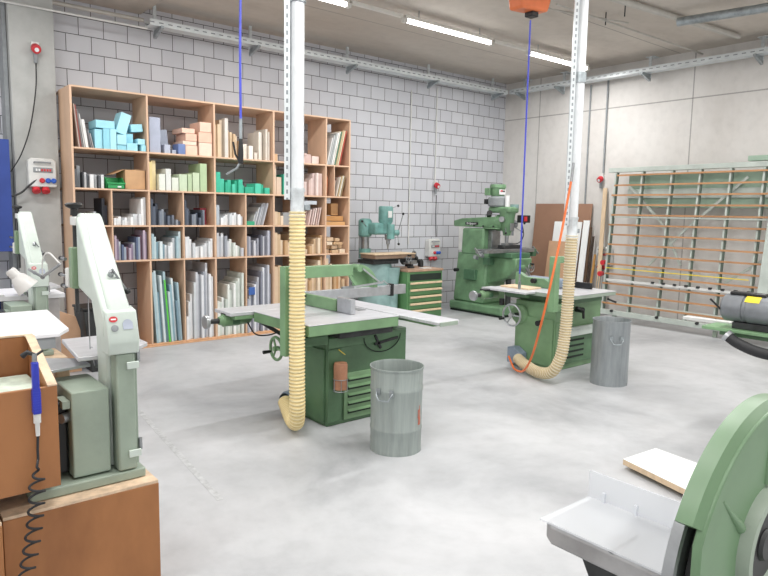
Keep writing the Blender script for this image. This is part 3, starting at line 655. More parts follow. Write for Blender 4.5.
def saw():
    t = thing('table_saw', 'large green table saw with sliding beam in the middle of the workshop', 'table saw', (3.15, 4.6, 0))
    def X(v): return v-3.15
    def Y(v): return v-4.6
    b = MB(); b.prism([(X(2.77), Y(4.0)), (X(3.57), Y(4.0)), (X(3.57), Y(4.55)), (X(2.77), Y(4.55))], .0, .70, 'xy'); b.build('cabinet', M['sawdark'], t, .008)
    # left door leaf and recess
    MB().box(X(2.772), Y(3.985), .03, X(2.90), Y(3.999), .60).build('front_leaf', M['sawdark'], t, .004)
    MB().box(X(2.775), Y(3.985), .61, X(3.55), Y(3.999), .69).build('door', M['sawdark'], t, .004)
    MB().box(X(2.752), Y(4.02), .03, X(2.769), Y(4.5), .60).build('side_door', M['sawdark'], t, .004)
    vent_panel(t, X(2.925), X(3.42), .03, .40, Y(3.998))
    # scale plate arc and dark linkage under the table
    MB().box(X(2.80), Y(3.88), .702, X(3.32), Y(4.6), .754).build('underframe', M['dark'], t, .006)
    arc = [(X(3.30)+.19*math.cos(a), Y(3.985), .66+.13*math.sin(a)) for a in [PI+PI*k/16 for k in range(17)]]
    MB().tube(arc, .0045, 8).build('tilt_scale', M['slot'], t)
    MB().bar((X(3.22), Y(3.98), .60), (X(3.46), Y(3.98), .63), .012, .02).build('tilt_pointer', M['black'], t)
    MB().bar((X(3.28), Y(3.98), .56), (X(3.22), Y(3.98), .67), .012, .02).build('tilt_lever', M['black'], t)
    # table: green skirt + light plate
    T0 = .84
    MB().box(X(2.50), Y(3.83), T0-.085, X(3.335), Y(4.64), T0-.006).build('table_skirt', M['sawgreen'], t, .006)
    MB().box(X(2.30), Y(4.645), T0-.028, X(3.335), Y(4.93), T0).build('rear_leaf', M['top'], t, .003)
    MB().box(X(2.34), Y(4.648), T0-.06, X(3.30), Y(4.9), T0-.03).build('rear_leaf_frame', M['sawgreen'], t, .003)
    MB().box(X(2.497), Y(3.827), T0-.006, X(3.338), Y(4.643), T0).build('table_top', M['top'], t, .002)
    MB().box(X(3.338)+.001, Y(4.10), T0-.05, X(3.36), Y(4.95), T0-.004).build('saw_slot', M['slot'], t)
    MB().box(X(3.22), Y(4.2), T0+.0005, X(3.30), Y(4.7), T0+.003).build('table_insert', M['steel'], t)
    # blade peeking out
    MB().lathe([(.0, -.002), (.155, -.002), (.15, .002), (0, .002)], (X(3.262), Y(4.45), T0-.12), (1, 0, 0), 40).build('saw_blade', M['dark'], t)
    # sliding beam
    MB().box(X(3.362), Y(3.42), T0-.025, X(3.59), Y(5.25), T0).build('sliding_beam', M['top'], t, .004)
    MB().box(X(3.44), Y(3.55), T0-.06, X(3.56), Y(5.2), T0-.027).build('beam_rail', M['sawgreen'], t, .006)
    MB().box(X(3.38), Y(3.412), T0-.035, X(3.57), Y(3.419), T0-.003).build('beam_end', M['bsgreen'], t, .003)
    MB().box(X(3.38), Y(4.1), .60, X(3.56), Y(5.0), T0-.062).build('beam_support', M['sawdark'], t, .01)
    # rip fence with silver nose
    MB().box(X(3.025), Y(4.25), T0+.003, X(3.06), Y(4.83), T0+.10).build('rip_fence', M['sawgreen'], t, .004)
    MB().box(X(3.035), Y(4.06), T0+.003, X(3.08), Y(4.248), T0+.12).build('fence_nose', M['alu'], t, .003)
    MB().cyl((X(3.025), Y(4.75), T0+.075), (X(2.97), Y(4.75), T0+.075), .02, seg=12).build('fence_knob', M['black'], t)
    MB().bar((X(2.98), Y(4.74), T0+.075), (X(2.98), Y(4.62), T0+.09), .015, .015).build('fence_lever', M['black'], t)
    # cross fence on the sliding beam
    MB().box(X(3.08), Y(4.84), T0+.003, X(4.30), Y(4.88), T0+.095).build('cross_fence', M['alu'], t, .003)
    MB().box(X(4.10), Y(4.83), T0-.01, X(4.135), Y(4.89), T0+.11).build('fence_stop', M['black'], t, .003)
    MB().bar((X(4.09), Y(4.83), T0+.09), (X(3.99), Y(4.82), T0+.15), .008, .008).build('stop_lever', M['alu'], t)
    # guard post + arm
    MB().box(X(2.385), Y(3.965), .605, X(2.475), Y(4.04), 1.25).build('guard_post', M['green'], t, .004)
    MB().box(X(2.476), Y(3.98), .65, X(2.769), Y(4.03), .72).build('post_bracket', M['sawdark'], t, .004)
    MB().box(X(2.476), Y(3.97), 1.16, X(2.99), Y(4.035), 1.245).build('guard_arm', M['green'], t, .004)
    # blade hood (quarter disc) at the end of the arm
    hd = MB(); n = 14; R = .19; cx, cz = X(3.03), 1.055
    outer = [(cx+R*1.05*math.sin(a), cz+R*math.cos(a)) for a in [PI/2*k/n for k in range(n+1)]]
    inner = [(cx+(R-.035)*1.05*math.sin(a), cz+(R-.035)*math.cos(a)) for a in [PI/2*k/n for k in range(n, -1, -1)]]
    hd.prism(outer+inner, Y(3.97), Y(4.04), 'xz'); hd.prism(outer+[(cx, cz)], Y(4.035), Y(4.042), 'xz')
    hd.build('blade_hood', M['green'], t, .002)
    MB().bar((X(2.95), Y(3.965), 1.16), (cx-.02, Y(3.965), cz+.03), .02, .02).build('hood_strut', M['green'], t)
    MB().bar((cx-.05, Y(3.955), cz+.02), (cx+.24, Y(3.955), cz+.04), .014, .014).build('hood_strut', M['alu'], t)
    MB().bar((cx+.03, Y(3.955), cz+.16), (cx+.21, Y(3.955), cz+.04), .01, .012).build('hood_strut', M['alu'], t)
    MB().cyl((cx+.01, Y(3.95), cz+.16), (cx+.01, Y(4.045), cz+.16), .028, seg=14).build('hood_pivot', M['green'], t)
    MB().bar((cx-.05, Y(3.955), cz+.02), (cx-.16, Y(3.955), cz+.02), .018, .018).build('guard_rod', M['steel'], t)
    # wheel left
    sh_ = MB().cyl((X(2.77), Y(4.46), .555), (X(2.60), Y(4.46), .555), .014, seg=10).build('wheel_shaft', M['steel'], t)
    wheel(t, (X(2.60), Y(4.46), .555), (-1, 0, 0), .09, M['sawgreen'])
    handdrill_unit(t, X(2.26), Y(4.77), .765)
    MB().bar((X(2.55), Y(4.6), .75), (X(2.765), Y(4.52), .60), .03, .03).build('rear_bracket', M['dark'], t)
    MB().tube(spline([(X(2.5), Y(4.75), .74), (X(2.5), Y(4.62), .66), (X(2.6), Y(4.6), .64), (X(2.73), Y(4.6), .66)]), .006, 6).build('motor_cable', M['black'], t)
    # tool pouch: brown cylinder in a wire holder
    c0 = (X(2.845), Y(3.925)); b = MB().lathe([(0, 0), (.05, 0), (.052, .01), (.052, .19), (.046, .205), (0, .205)], (c0[0], c0[1], .305), seg=20).build('sanding_roll', M['binder'], t)
    wr = MB()
    for z in (.295, .385): wr.ring((c0[0], c0[1], z), (0, 0, 1), .056, .003, 20, 6)
    for k in range(6): a = k*PI/3; wr.cyl((c0[0]+.056*math.cos(a), c0[1]+.056*math.sin(a), .295), (c0[0]+.056*math.cos(a), c0[1]+.056*math.sin(a), .385), .0025, seg=6)
    wr.build('wire_holder', M['steel'], t)
    MB().bar((X(2.86), Y(3.975), .60), (X(2.915), Y(3.965), .555), .006, .006).build('brass_hook', M['yellow2'], t)
    # dust outlet
    MB().lathe([(.07, 0), (.075, .01), (.075, .10), (.065, .12)], (X(2.765), Y(4.44), .13), (-1, -.3, 0), 24).build('dust_outlet', M['bluegrey'], t)
    return t
saw()

def shaper():
    t = thing('milling_shaper', 'green spindle moulder with handwheel in front of the panel saw', 'spindle moulder', (6.1, 4.5, 0))
    def X(v): return v-6.1
    def Y(v): return v-4.5
    MB().box(X(5.69), Y(4.04), .0, X(6.53), Y(4.57), .72).build('cabinet', M['sawgreen'], t, .01)
    MB().box(X(5.676), Y(4.06), .05, X(5.689), Y(4.54), .55).build('side_door', M['sawgreen'], t, .004)
    MB().box(X(5.70), Y(4.028), .05, X(5.80), Y(4.039), .52).build('corner_panel', M['sawgreen'], t, .003)
    MB().box(X(5.82), Y(4.024), .06, X(6.48), Y(4.038), .40).build('vent_panel', M['sawdark'], t, .003)
    MB().box(X(5.84), Y(3.99), .36, X(6.48), Y(4.022), .46).build('tool_ledge', M['pale'], t, .004)
    for i in range(4): MB().box(X(5.9), Y(4.02), .12+i*.06, X(6.2), Y(4.0235), .14+i*.06).build('vent_slot', M['slot'], t)
    T0 = .84
    MB().box(X(5.60), Y(3.80), T0-.045, X(6.42), Y(4.80), T0-.006).build('table_skirt', M['bsgreen'], t, .006)
    MB().box(X(5.597), Y(3.797), T0-.006, X(6.423), Y(4.803), T0).build('table_top', M['top'], t, .002)
    MB().box(X(5.74), Y(3.95), .722, X(6.40), Y(4.75), T0-.046).build('table_support', M['sawdark'], t, .004)
    MB().box(X(6.424), Y(3.85), T0-.03, X(6.49), Y(4.7), T0-.004).build('table_rail', M['alu'], t, .004)
    MB().box(X(5.42), Y(4.24), T0-.022, X(5.594), Y(4.84), T0).build('sliding_leaf', M['top'], t, .003)
    MB().box(X(5.52), Y(4.30), T0-.07, X(5.59), Y(4.6), T0-.024).build('leaf_carriage', M['sawdark'], t, .01)
    MB().cyl((X(5.56), Y(4.66), T0-.12), (X(5.56), Y(4.66), T0-.19), .03, seg=12).build('clamp', M['black'], t)
    # spindle fence along y with knobs
    f = MB().prism([(Y(4.78), T0+.003), (Y(4.30), T0+.003), (Y(4.30), T0+.06), (Y(4.38), T0+.105), (Y(4.64), T0+.105), (Y(4.72), T0+.15), (Y(4.78), T0+.15)], X(5.92), X(5.98), 'yz'); f.build('fence', M['millgreen'], t, .006)
    MB().cyl((X(5.92), Y(4.50), T0+.075), (X(5.87), Y(4.50), T0+.075), .028, seg=12).build('fence_knob', M['black'], t)
    MB().box(X(5.985), Y(4.25), T0+.003, X(6.22), Y(4.75), T0+.10).build('spindle_hood', M['bluegrey'], t, .02)
    MB().box(X(6.28), Y(4.02), T0+.003, X(6.31), Y(4.35), T0+.07).build('guide_rail', M['black'], t, .004)
    # guard bracket at the front
    MB().box(X(5.40), Y(3.865), .68, X(5.48), Y(3.94), 1.235).build('guard_post', M['green'], t, .004)
    MB().box(X(5.482), Y(3.87), 1.17, X(5.60), Y(3.935), 1.233).build('guard_arm', M['green'], t, .004)
    MB().box(X(5.482), Y(3.875), .685, X(5.76), Y(3.93), .745).build('post_bracket', M['sawgreen'], t, .004)
    # handwheel left
    MB().cyl((X(5.69), Y(4.50), .56), (X(5.54), Y(4.50), .56), .02, seg=12).build('wheel_shaft', M['dark'], t)
    MB().lathe([(0, 0), (.11, 0), (.1, .02), (.05, .035), (0, .035)], (X(5.676), Y(4.50), .56), (-1, 0, 0), 24).build('shaft_boss', M['sawgreen'], t)
    wheel(t, (X(5.54), Y(4.50), .56), (-1, 0, 0), .118, M['alu'], 3, .011)
    MB().cyl((X(5.676), Y(4.22), .50), (X(5.62), Y(4.22), .50), .03, seg=12).build('door_knob', M['black'], t)
    # front lever under the table
    MB().cyl((X(6.05), Y(4.04), .64), (X(6.05), Y(3.95), .64), .03, seg=12).build('lever_boss', M['slot'], t)
    MB().bar((X(6.05), Y(3.95), .64), (X(5.93), Y(3.95), .68), .02, .02).build('lever', M['black'], t)
    MB().bar((X(6.05), Y(3.95), .64), (X(6.06), Y(3.95), .55), .02, .02).build('lever', M['black'], t)
    MB().bar((X(6.43), Y(3.9), .74), (X(6.53), Y(3.86), .70), .02, .02).build('lever', M['black'], t)
    # grey dust box at the lower left
    MB().prism([(Y(4.38), .03), (Y(4.56), .03), (Y(4.56), .20), (Y(4.48), .21), (Y(4.38), .15)], X(5.56), X(5.674), 'yz').build('dust_box', M['bluegrey'], t, .006)
    handdrill_unit(t, X(5.31), Y(4.76), .765)
    return t
shaper()
tag(MB().box(5.62, 4.36, .8405, 5.85, 4.74, .858).build('loose_board', M['wood'], None, .002), 'pale wooden board lying on the left of the spindle moulder table', 'board')

# suction ducts with hoses
def duct(x, y, ztop, zjoin, hosepts, mats, label, label2, rp=.045):
    t = thing('suction_duct', label, 'suction duct', (x, y, 0))
    MB().tube([(0, 0, zjoin+.16), (0, 0, ztop)], rp, 24).build('pipe', M['duct'], t)
    MB().lathe([(rp+.001, 0), (rp+.008, 0), (rp+.008, .02), (rp+.003, .03), (rp+.003, .17), (rp+.008, .18), (rp+.008, .2), (rp, .2)], (0, 0, zjoin), seg=24).build('coupling', M['tray'], t)
    MB().box(rp+.006, -.02, zjoin+.05, rp+.05, .02, zjoin+.09).build('clamp_bolt', M['galv'], t, .003)
    s = V(-.77, .64, 0)*(rp+.020); R = Matrix.Translation(s) @ Matrix.Rotation(math.radians(-40), 4, 'Z')
    c = MB(); z0 = zjoin+.12
    c.box(-.020, -.032, z0, .020, -.028, ztop); c.box(-.020, -.028, z0, -.016, .0, ztop); c.box(.016, -.028, z0, .020, 0, ztop); c.build('support_channel', slotted(2, 0, .007, 9, .055), t).matrix_local = R
    for z in (zjoin+1.42,):
        MB().lathe([(rp+.001, 0), (rp+.012, 0), (rp+.012, .09), (rp+.001, .09)], (0, 0, z), seg=24).build('pipe_clip', M['galv'], t)
    h = thing('dust_hose', label2, 'dust hose', (x, y, 0))
    corr_hose(h, [(p[0]-x, p[1]-y, p[2]) for p in hosepts], .054, mats)
    return t
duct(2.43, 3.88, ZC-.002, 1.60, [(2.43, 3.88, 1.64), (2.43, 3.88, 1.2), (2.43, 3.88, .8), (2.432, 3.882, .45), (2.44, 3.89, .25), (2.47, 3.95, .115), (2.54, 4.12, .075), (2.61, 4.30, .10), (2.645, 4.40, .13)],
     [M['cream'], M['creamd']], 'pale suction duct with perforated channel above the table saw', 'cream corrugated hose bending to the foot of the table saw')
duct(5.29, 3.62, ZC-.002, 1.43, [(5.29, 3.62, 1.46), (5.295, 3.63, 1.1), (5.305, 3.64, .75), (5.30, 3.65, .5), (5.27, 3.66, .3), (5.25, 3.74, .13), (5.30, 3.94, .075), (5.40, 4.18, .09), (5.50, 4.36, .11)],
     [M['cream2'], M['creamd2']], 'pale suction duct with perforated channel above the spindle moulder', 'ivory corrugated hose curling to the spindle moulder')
h = thing('orange_hose', 'orange hose running from the right duct down to the floor', 'hose', (5.2, 3.6, 0))
MB().tube([V(*p)-V(5.2, 3.6, 0) for p in spline([(5.147, 3.56, 1.95), (5.022, 3.56, 1.42), (4.90, 3.56, .98), (4.92, 3.66, .6), (5.06, 3.85, .27), (5.20, 4.05, .08), (5.32, 4.25, .04), (5.42, 4.38, .07), (5.47, 4.46, .12)], 14)], .011, 8).build('hose', M['orange'], h)
MB().cyl((-.05, -.04, 1.95), (-.03, -.04, 2.12), .012, seg=10).build('hose_coupling', M['steel'], h)

# ================================================================ BINS
def bin_(x, y, r, hgt, m, label, patch=False, rz=0):
    t = thing('metal_bin', label, 'bin', (x, y, 0), None, rz)
    th = .004
    prof = [(0, .012), (r*.93, .012), (r*.95, 0), (r*.97, .0), (r*.97, .02), (r*.96, .03), (r*.965, .15), (r*.985, .16), (r*.985, .17), (r*.965, .18), (r*.975, .43*hgt/.6), (r*.998, .44*hgt/.6), (r*.998, .455*hgt/.6), (r*.975, .465*hgt/.6), (r*.985, hgt-.02),
            (r*1.01, hgt-.015), (r*1.02, hgt), (r*.99, hgt), (r*.97, hgt-.015), (r*.955, .03), (0, .025)]
    if not patch: prof = [(0, .012), (r*.95, .012), (r*.965, 0), (r*.985, 0), (r*.985, hgt-.02), (r*1.005, hgt-.015), (r*1.015, hgt), (r*.99, hgt), (r*.97, hgt-.015), (r*.965, .03), (0, .025)]
    MB().lathe(prof, seg=48).build('bin_body', m, t)
    for a in (PI, 0):
        hb = MB(); c = V(math.cos(a), math.sin(a), 0); s = V(-math.sin(a), math.cos(a), 0); z = hgt*.74; ro = r*.985
        hb.tube([c*(ro+.003)+s*.06+V(0, 0, z), c*(ro+.02)+s*.055+V(0, 0, z-.015), c*(ro+.028)+s*.035+V(0, 0, z-.05), c*(ro+.028)-s*.035+V(0, 0, z-.05), c*(ro+.02)-s*.055+V(0, 0, z-.015), c*(ro+.003)-s*.06+V(0, 0, z)], .006, 8)
        for k in (-1, 1): hb.bar(c*(ro+.004)+s*(k*.05)+V(0, 0, z-.02), c*(ro+.004)+s*(k*.05)+V(0, 0, z+.025), .03, .008, tuple(c))
        hb.build('handle', M['galv'], t)
    if patch:
        pm = MB(); 
        for (a0, a1, z0, z1) in ((-.05, .13, .25, .31), (-.02, .16, .2, .26), (.05, .11, .31, .335)):
            n = 5
            for k in range(n):
                b0 = a0+(a1-a0)*k/n; b1 = a0+(a1-a0)*(k+1)/n; R = r*.978
                pm.add([(R*math.cos(b0), R*math.sin(b0), z0), (R*math.cos(b1), R*math.sin(b1), z0), (R*math.cos(b1), R*math.sin(b1), z1), (R*math.cos(b0), R*math.sin(b0), z1)], [(0, 1, 2, 3)])
        o = pm.build('paint_mark', mat('red_paint_mark', '#b0553e', .6, 0, .4, 60, hex2='#93796b'), t); o.rotation_euler = (0, 0, 1.45)
    return t
bin_(2.91, 3.35, .185, .595, M['bin'], 'galvanised round bin with red paint mark, in front of the table saw', True, math.radians(-118-38))
bin_(5.775, 3.445, .18, .64, M['bin2'], 'grey galvanised bin in front of the spindle moulder', False, math.radians(-118-14))
# contents rim darkness comes from the hollow body itself

# ================================================================ DRILL PRESS
t = thing('drill_press', 'teal drill press on a rounded pedestal beside the drawer cabinet', 'drill press', (6.32, 7.75, 0))
def R_(x, y, z): return (x-6.32, y-7.75, z)
b = MB(); b.tube([R_(6.30, 7.8, .0), R_(6.30, 7.8, .04), R_(6.30, 7.8, .5), R_(6.30, 7.8, .80), R_(6.30, 7.8, .86)], .3, 32, rs=[.29, .28, .26, .25, .24]); b.build('pedestal', M['teal'], t)
b = MB(); b.tube([R_(6.46, 7.62, .0), R_(6.46, 7.62, .5), R_(6.46, 7.62, .8)], .15, 24, rs=[.11, .11, .14]); b.build('pedestal_rib', M['teal'], t)
MB().box(*R_(6.06, 7.55, .861), *R_(6.55, 7.95, .92)).build('saddle', M['dark'], t, .01)
MB().box(*R_(6.05, 7.50, .945), *R_(6.84, 7.86, 1.005)).build('work_table', mat('oiled_table_edge', '#86705e', .5), t, .006)
MB().box(*R_(6.04, 7.49, 1.005), *R_(6.85, 7.87, 1.02)).build('table_plate', M['wood'], t, .003)
MB().box(*R_(6.05, 7.55, .92), *R_(6.75, 7.8, .945)).build('slideway', M['dark'], t)
wheel(t, R_(6.62, 7.40, .95), (0, -1, 0), .05, M['steel'], 3, .007)
MB().cyl(R_(6.62, 7.56, .95), R_(6.62, 7.40, .95), .012, seg=8).build('wheel_shaft', M['steel'], t)
wheel(t, R_(6.93, 7.62, .99), (1, 0, 0), .05, M['steel'], 3, .007)
MB().cyl(R_(6.84, 7.62, .975), R_(6.93, 7.62, .985), .012, seg=8).build('wheel_shaft', M['steel'], t)
MB().cyl(R_(6.20, 7.95, .9), R_(6.20, 7.95, 1.34), .06, seg=24).build('column', M['steel'], t)
MB().cyl(R_(6.20, 7.95, .93), R_(6.20, 7.95, 1.08), .095, seg=24).build('column_base', M['tealhead'], t)
MB().cyl(R_(6.13, 7.99, .93), R_(6.13, 7.99, 1.30), .018, seg=12).build('rack_bar', M['mgrey'], t)
b = MB(); b.tube([R_(6.20, 7.95, 1.26), R_(6.20, 7.95, 1.50), R_(6.20, 7.95, 1.54)], .12, 24, rs=[.105, .105, .08]); b.box(*R_(6.18, 7.66, 1.30), *R_(6.42, 7.97, 1.48)); b.build('head', M['tealhead'], t, .03)
MB().tube([R_(6.40, 7.70, 1.32), R_(6.40, 7.70, 1.46), R_(6.40, 7.70, 1.50), R_(6.40, 7.70, 1.71), R_(6.40, 7.70, 1.73)], .12, 24, rs=[.08, .085, .112, .112, .10]).build('motor_housing', M['tealhead'], t)
MB().tube([R_(6.42, 7.66, 1.30), R_(6.42, 7.66, 1.22), R_(6.42, 7.66, 1.215), R_(6.42, 7.66, 1.16), R_(6.42, 7.66, 1.155), R_(6.42, 7.66, 1.08)], .03, 16, rs=[.055, .05, .03, .03, .022, .008]).build('spindle', M['steel'], t)
for a, b_ in (((6.12, 7.82, 1.42), (5.98, 7.74, 1.50)), ((6.58, 7.62, 1.32), (6.63, 7.56, 1.62)), ((6.58, 7.62, 1.30), (6.55, 7.56, 1.16)), ((6.46, 7.66, 1.70), (6.56, 7.6, 1.74))):
    l = MB().cyl(R_(*a), R_(*b_), .007, seg=8).build('lever', M['steel'], t); MB().sphere(R_(*b_), .02).build('lever_knob', M['black'], l)
MB().cyl(R_(6.42, 7.60, 1.24), R_(6.42, 7.60, 1.46), .06, seg=20).build('quill_casting', M['tealhead'], t)
MB().box(*R_(6.33, 7.55, 1.56), *R_(6.40, 7.566, 1.66)).build('motor_plate', M['lgrey'], t, .002)
MB().cyl(R_(6.42, 7.62, 1.33), R_(6.58, 7.62, 1.33), .045, seg=16).build('feed_hub', M['tealhead'], t)

# ================================================================ DRAWER CABINET
t = thing('drawer_cabinet', 'green tool cabinet with five pale-handled drawers against the block wall', 'cabinet', (6.975, 7.69, 0))
MB().box(-.37, -.29, .0, .37, .31, .735).build('cabinet_body', M['cabgreen'], t, .006)
MB().box(-.38, -.305, .736, .38, .32, .77).build('wooden_top', mat('cabinet_top_wood', '#b3937c', .5), t, .004)
MB().box(-.32, -.296, .60, .34, -.2905, .70).build('label_strip', M['slot'], t)
for i in range(5):
    z = .05+i*.108
    d = MB().box(-.345, -.312, z, .345, -.291, z+.098).build('drawer', M['cabgreen'], t, .004)
    MB().prism([(-.313, z+.062), (-.34, z+.066), (-.34, z+.086), (-.313, z+.094)], -.33, .33, 'yz').build('handle', M['wood'], d)
# things on the cabinet
ZT = .7705
t = thing('bench_vise', 'small steel vise on the left of the drawer cabinet top', 'vise', (6.90, 7.66, ZT))
MB().lathe([(0, 0), (.06, 0), (.06, .02), (.03, .03), (.03, .06), (0, .06)]).build('base', M['dark'], t); MB().box(-.03, -.03, .06, .1, .03, .12).build('jaw', M['steel'], t, .005); MB().box(-.09, -.03, .065, -.045, .03, .12).build('jaw', M['steel'], t, .005)
MB().cyl((-.15, 0, .085), (-.09, 0, .085), .01, seg=8).build('screw', M['steel'], t)
t = thing('hand_grinder', 'dark bench grinder at the back of the drawer cabinet', 'grinder', (7.06, 7.88, ZT))
MB().cyl((-.09, 0, .1), (.09, 0, .1), .05, seg=16).build('motor_body', M['black'], t); MB().box(-.05, -.05, 0, .05, .05, .06).build('foot', M['black'], t, .006)
for s in (-1, 1): MB().cyl((s*.1, 0, .11), (s*.135, 0, .11), .075, seg=20).build('grinding_wheel', M['dark'], t)
for i, x in enumerate((7.2, 7.28)):
    o = thing('round_tin', 'black round tin on the right of the drawer cabinet top', 'tin', (x, 7.75+.1*i, ZT), 'black tins'); MB().lathe([(0, 0), (.042, 0), (.042, .09), (.036, .1), (0, .1)], seg=16).build('tin_body', M['black'], o); MB().lathe([(0, .101), (.03, .101), (.03, .115), (0, .115)], seg=16).build('lid', M['dark'], o)
tag(MB().box(6.98, 7.45, ZT, 7.16, 7.56, ZT+.012).build('notepad', M['lgrey'], None, .002), 'flat grey notepad on the front of the drawer cabinet top', 'notepad')

# ================================================================ MILLING MACHINE
t = thing('milling_machine', 'large green knee-type milling machine in the corner of the room', 'milling machine', (8.29, 7.3, 0))
def W(x, y, z): return (x-8.15, y-7.3, z)
def wx(x): return x-8.15
def wy(y): return y-7.3
MB().box(*W(7.84, 6.70, .0), *W(8.44, 7.82, .03)).build('sole', M['slot'], t)
MB().box(*W(7.82, 6.68, .03), *W(8.46, 7.84, .17)).build('base', M['millgreen'], t, .03)
b = MB(); b.prism([(wy(7.22), .96), (wy(7.22), 1.40), (wy(7.70), 1.40), (wy(7.72), .96)], wx(7.95), wx(8.35), 'yz'); b.prism([(7.87-8.15, .17), (8.44-8.15, .17), (8.40-8.15, .9), (8.33-8.15, .99), (7.96-8.15, .99), (7.95-8.15, .9)], wy(7.12), wy(7.80), 'xz'); b.build('column', M['millgreen'], t, .03)
b = MB(); b.box(*W(8.0, 7.104, .45), *W(8.3, 7.119, .88)); b.build('column_door', M['millgreen'], t, .006)
b = MB(); b.prism([(wy(7.98), 1.42), (wy(7.98), 1.52), (wy(7.80), 1.56), (wy(7.05), 1.60), (wy(7.0), 1.42)], wx(8.03), wx(8.27), 'yz'); b.build('ram', M['millgreen'], t, .012)
MB().box(*W(8.018, 7.42, 1.455), *W(8.029, 7.70, 1.50)).build('name_plate', M['black'], t, .002)
text('Bridgeport', .05, Matrix.Translation(W(8.0172, 7.56, 1.478)) @ Matrix.Rotation(-PI/2, 4, 'Z') @ Matrix.Rotation(PI/2, 4, 'X'), 'name_lettering', M['white'], t)
MB().cyl(W(8.15, 7.15, 1.40), W(8.15, 7.15, 1.42), .2, seg=32).build('turret', M['millgreen'], t)
MB().box(*W(7.99, 7.70, 1.02), *W(8.03, 7.82, 1.42)).build('oil_panel', M['lgrey'], t, .004)
MB().cyl(W(8.10, 7.25, 1.62), W(8.0, 7.15, 1.66), .045, seg=14).build('pinion_cover', M['black'], t); MB().cyl(W(8.14, 7.29, 1.61), W(8.1, 7.25, 1.62), .04, seg=14).build('pinion_handle', M['white'], t)
# head
MB().cyl(W(8.15, 7.08, 1.50), W(8.15, 6.93, 1.50), .13, seg=28).build('head_knuckle', M['millgreen'], t)
b = MB(); b.tube([W(8.15, 6.90, 1.30), W(8.15, 6.90, 1.36), W(8.15, 6.90, 1.40), W(8.15, 6.90, 1.60), W(8.15, 6.90, 1.72)], .1, 24, rs=[.06, .07, .10, .12, .14]); b.build('quill_head', M['millgreen'], t)
b = MB(); b.box(*W(8.03, 6.76, 1.66), *W(8.27, 7.22, 1.76)); b.build('head_housing', M['millgreen'], t, .03)
b = MB(); b.tube([W(8.15, 7.10, 1.76), W(8.15, 7.10, 1.78), W(8.15, 7.10, 1.90), W(8.15, 7.10, 1.93)], .17, 28, rs=[.15, .17, .17, .12]); b.build('pulley_housing', M['mgrey'], t)
MB().box(*W(8.0, 7.22, 1.80), *W(8.09, 7.28, 1.88)).build('belt_opening', M['black'], t)
b = MB(); b.tube([W(8.15, 7.12, 1.93), W(8.15, 7.12, 1.95), W(8.15, 7.12, 2.06), W(8.15, 7.12, 2.065), W(8.15, 7.12, 2.12)], .11, 24, rs=[.10, .115, .115, .135, .125]); b.build('motor', M['millgreen'], t)
MB().box(*W(8.0, 7.17, 1.94), *W(8.05, 7.28, 2.06)).build('terminal_box', M['millgreen'], t, .01)
MB().box(*W(8.05, 7.0, 1.955), *W(8.2, 7.009, 2.035)).build('motor_plate', M['white'], t, .001)
MB().box(*W(8.07, 6.996, 2.0), *W(8.12, 6.999, 2.025)).build('plate_mark', M['red'], t); MB().box(*W(8.125, 6.996, 2.0), *W(8.18, 6.999, 2.02)).build('plate_mark', M['black'], t)
MB().cyl(W(8.13, 6.90, 1.76), W(8.13, 6.90, 1.94), .035, seg=16).build('drawbar_cover', M['white'], t)
MB().cyl(W(8.23, 6.83, 1.74), W(8.23, 6.83, 1.80), .07, seg=20).build('gear_cap', M['teal'], t)
MB().box(*W(8.20, 6.62, 1.51), *W(8.38, 6.745, 1.63)).build('display_box', M['black'], t, .006); MB().box(*W(8.22, 6.612, 1.535), *W(8.29, 6.6195, 1.61)).build('red_switch', M['red'], t)
MB().cyl(W(8.15, 6.90, 1.30), W(8.15, 6.90, 1.18), .035, .028, 16).build('quill', M['steel'], t); MB().cyl(W(8.15, 6.90, 1.18), W(8.15, 6.90, 1.185), .012, seg=10).build('cutter', M['steel'], t)
for a, b_ in (((8.24, 6.85, 1.45), (8.36, 6.75, 1.36)), ((8.06, 6.86, 1.42), (7.98, 6.78, 1.34)), ((8.26, 6.9, 1.55), (8.46, 6.8, 1.50))):
    l = MB().cyl(W(*a), W(*b_), .008, seg=8).build('lever', M['steel'], t); MB().sphere(W(*b_), .02).build('lever_knob', M['black'], l)
MB().box(*W(8.06, 7.13, 1.0), *W(8.26, 7.215, 1.38)).build('dovetail_way', M['steel'], t, .004)
MB().cyl(W(8.03, 6.90, 1.56), W(7.98, 6.88, 1.56), .045, seg=18).build('speed_dial', M['steel'], t)
MB().cyl(W(8.26, 6.86, 1.48), W(8.31, 6.84, 1.48), .05, seg=18).build('feed_dial', M['steel'], t)
MB().cyl(W(8.22, 6.84, 1.30), W(8.22, 6.84, 1.50), .018, seg=12).build('depth_stop', M['steel'], t)
MB().box(*W(8.10, 6.79, 1.38), *W(8.20, 6.80, 1.50)).build('quill_scale', M['steel'], t, .003)
for y_ in (7.08, 7.3, 7.5): MB().cyl(W(8.029, y_, 1.44), W(8.012, y_, 1.44), .014, seg=10).build('ram_bolt', M['dark'], t)
MB().box(*W(7.85, 7.3, .55), *W(7.925, 7.55, .72)).build('switch_box', M['green2'], t, .008)
MB().tube(spline([W(8.3, 6.72, 1.5), W(8.42, 6.78, 1.3), W(8.40, 6.85, 1.18), W(8.22, 6.86, 1.17)]), .008, 8).build('coolant_hose', M['dark'], t)
wheel(t, W(8.30, 6.50, .80), (0, -1, 0), .07, M['steel'], 3, .008)
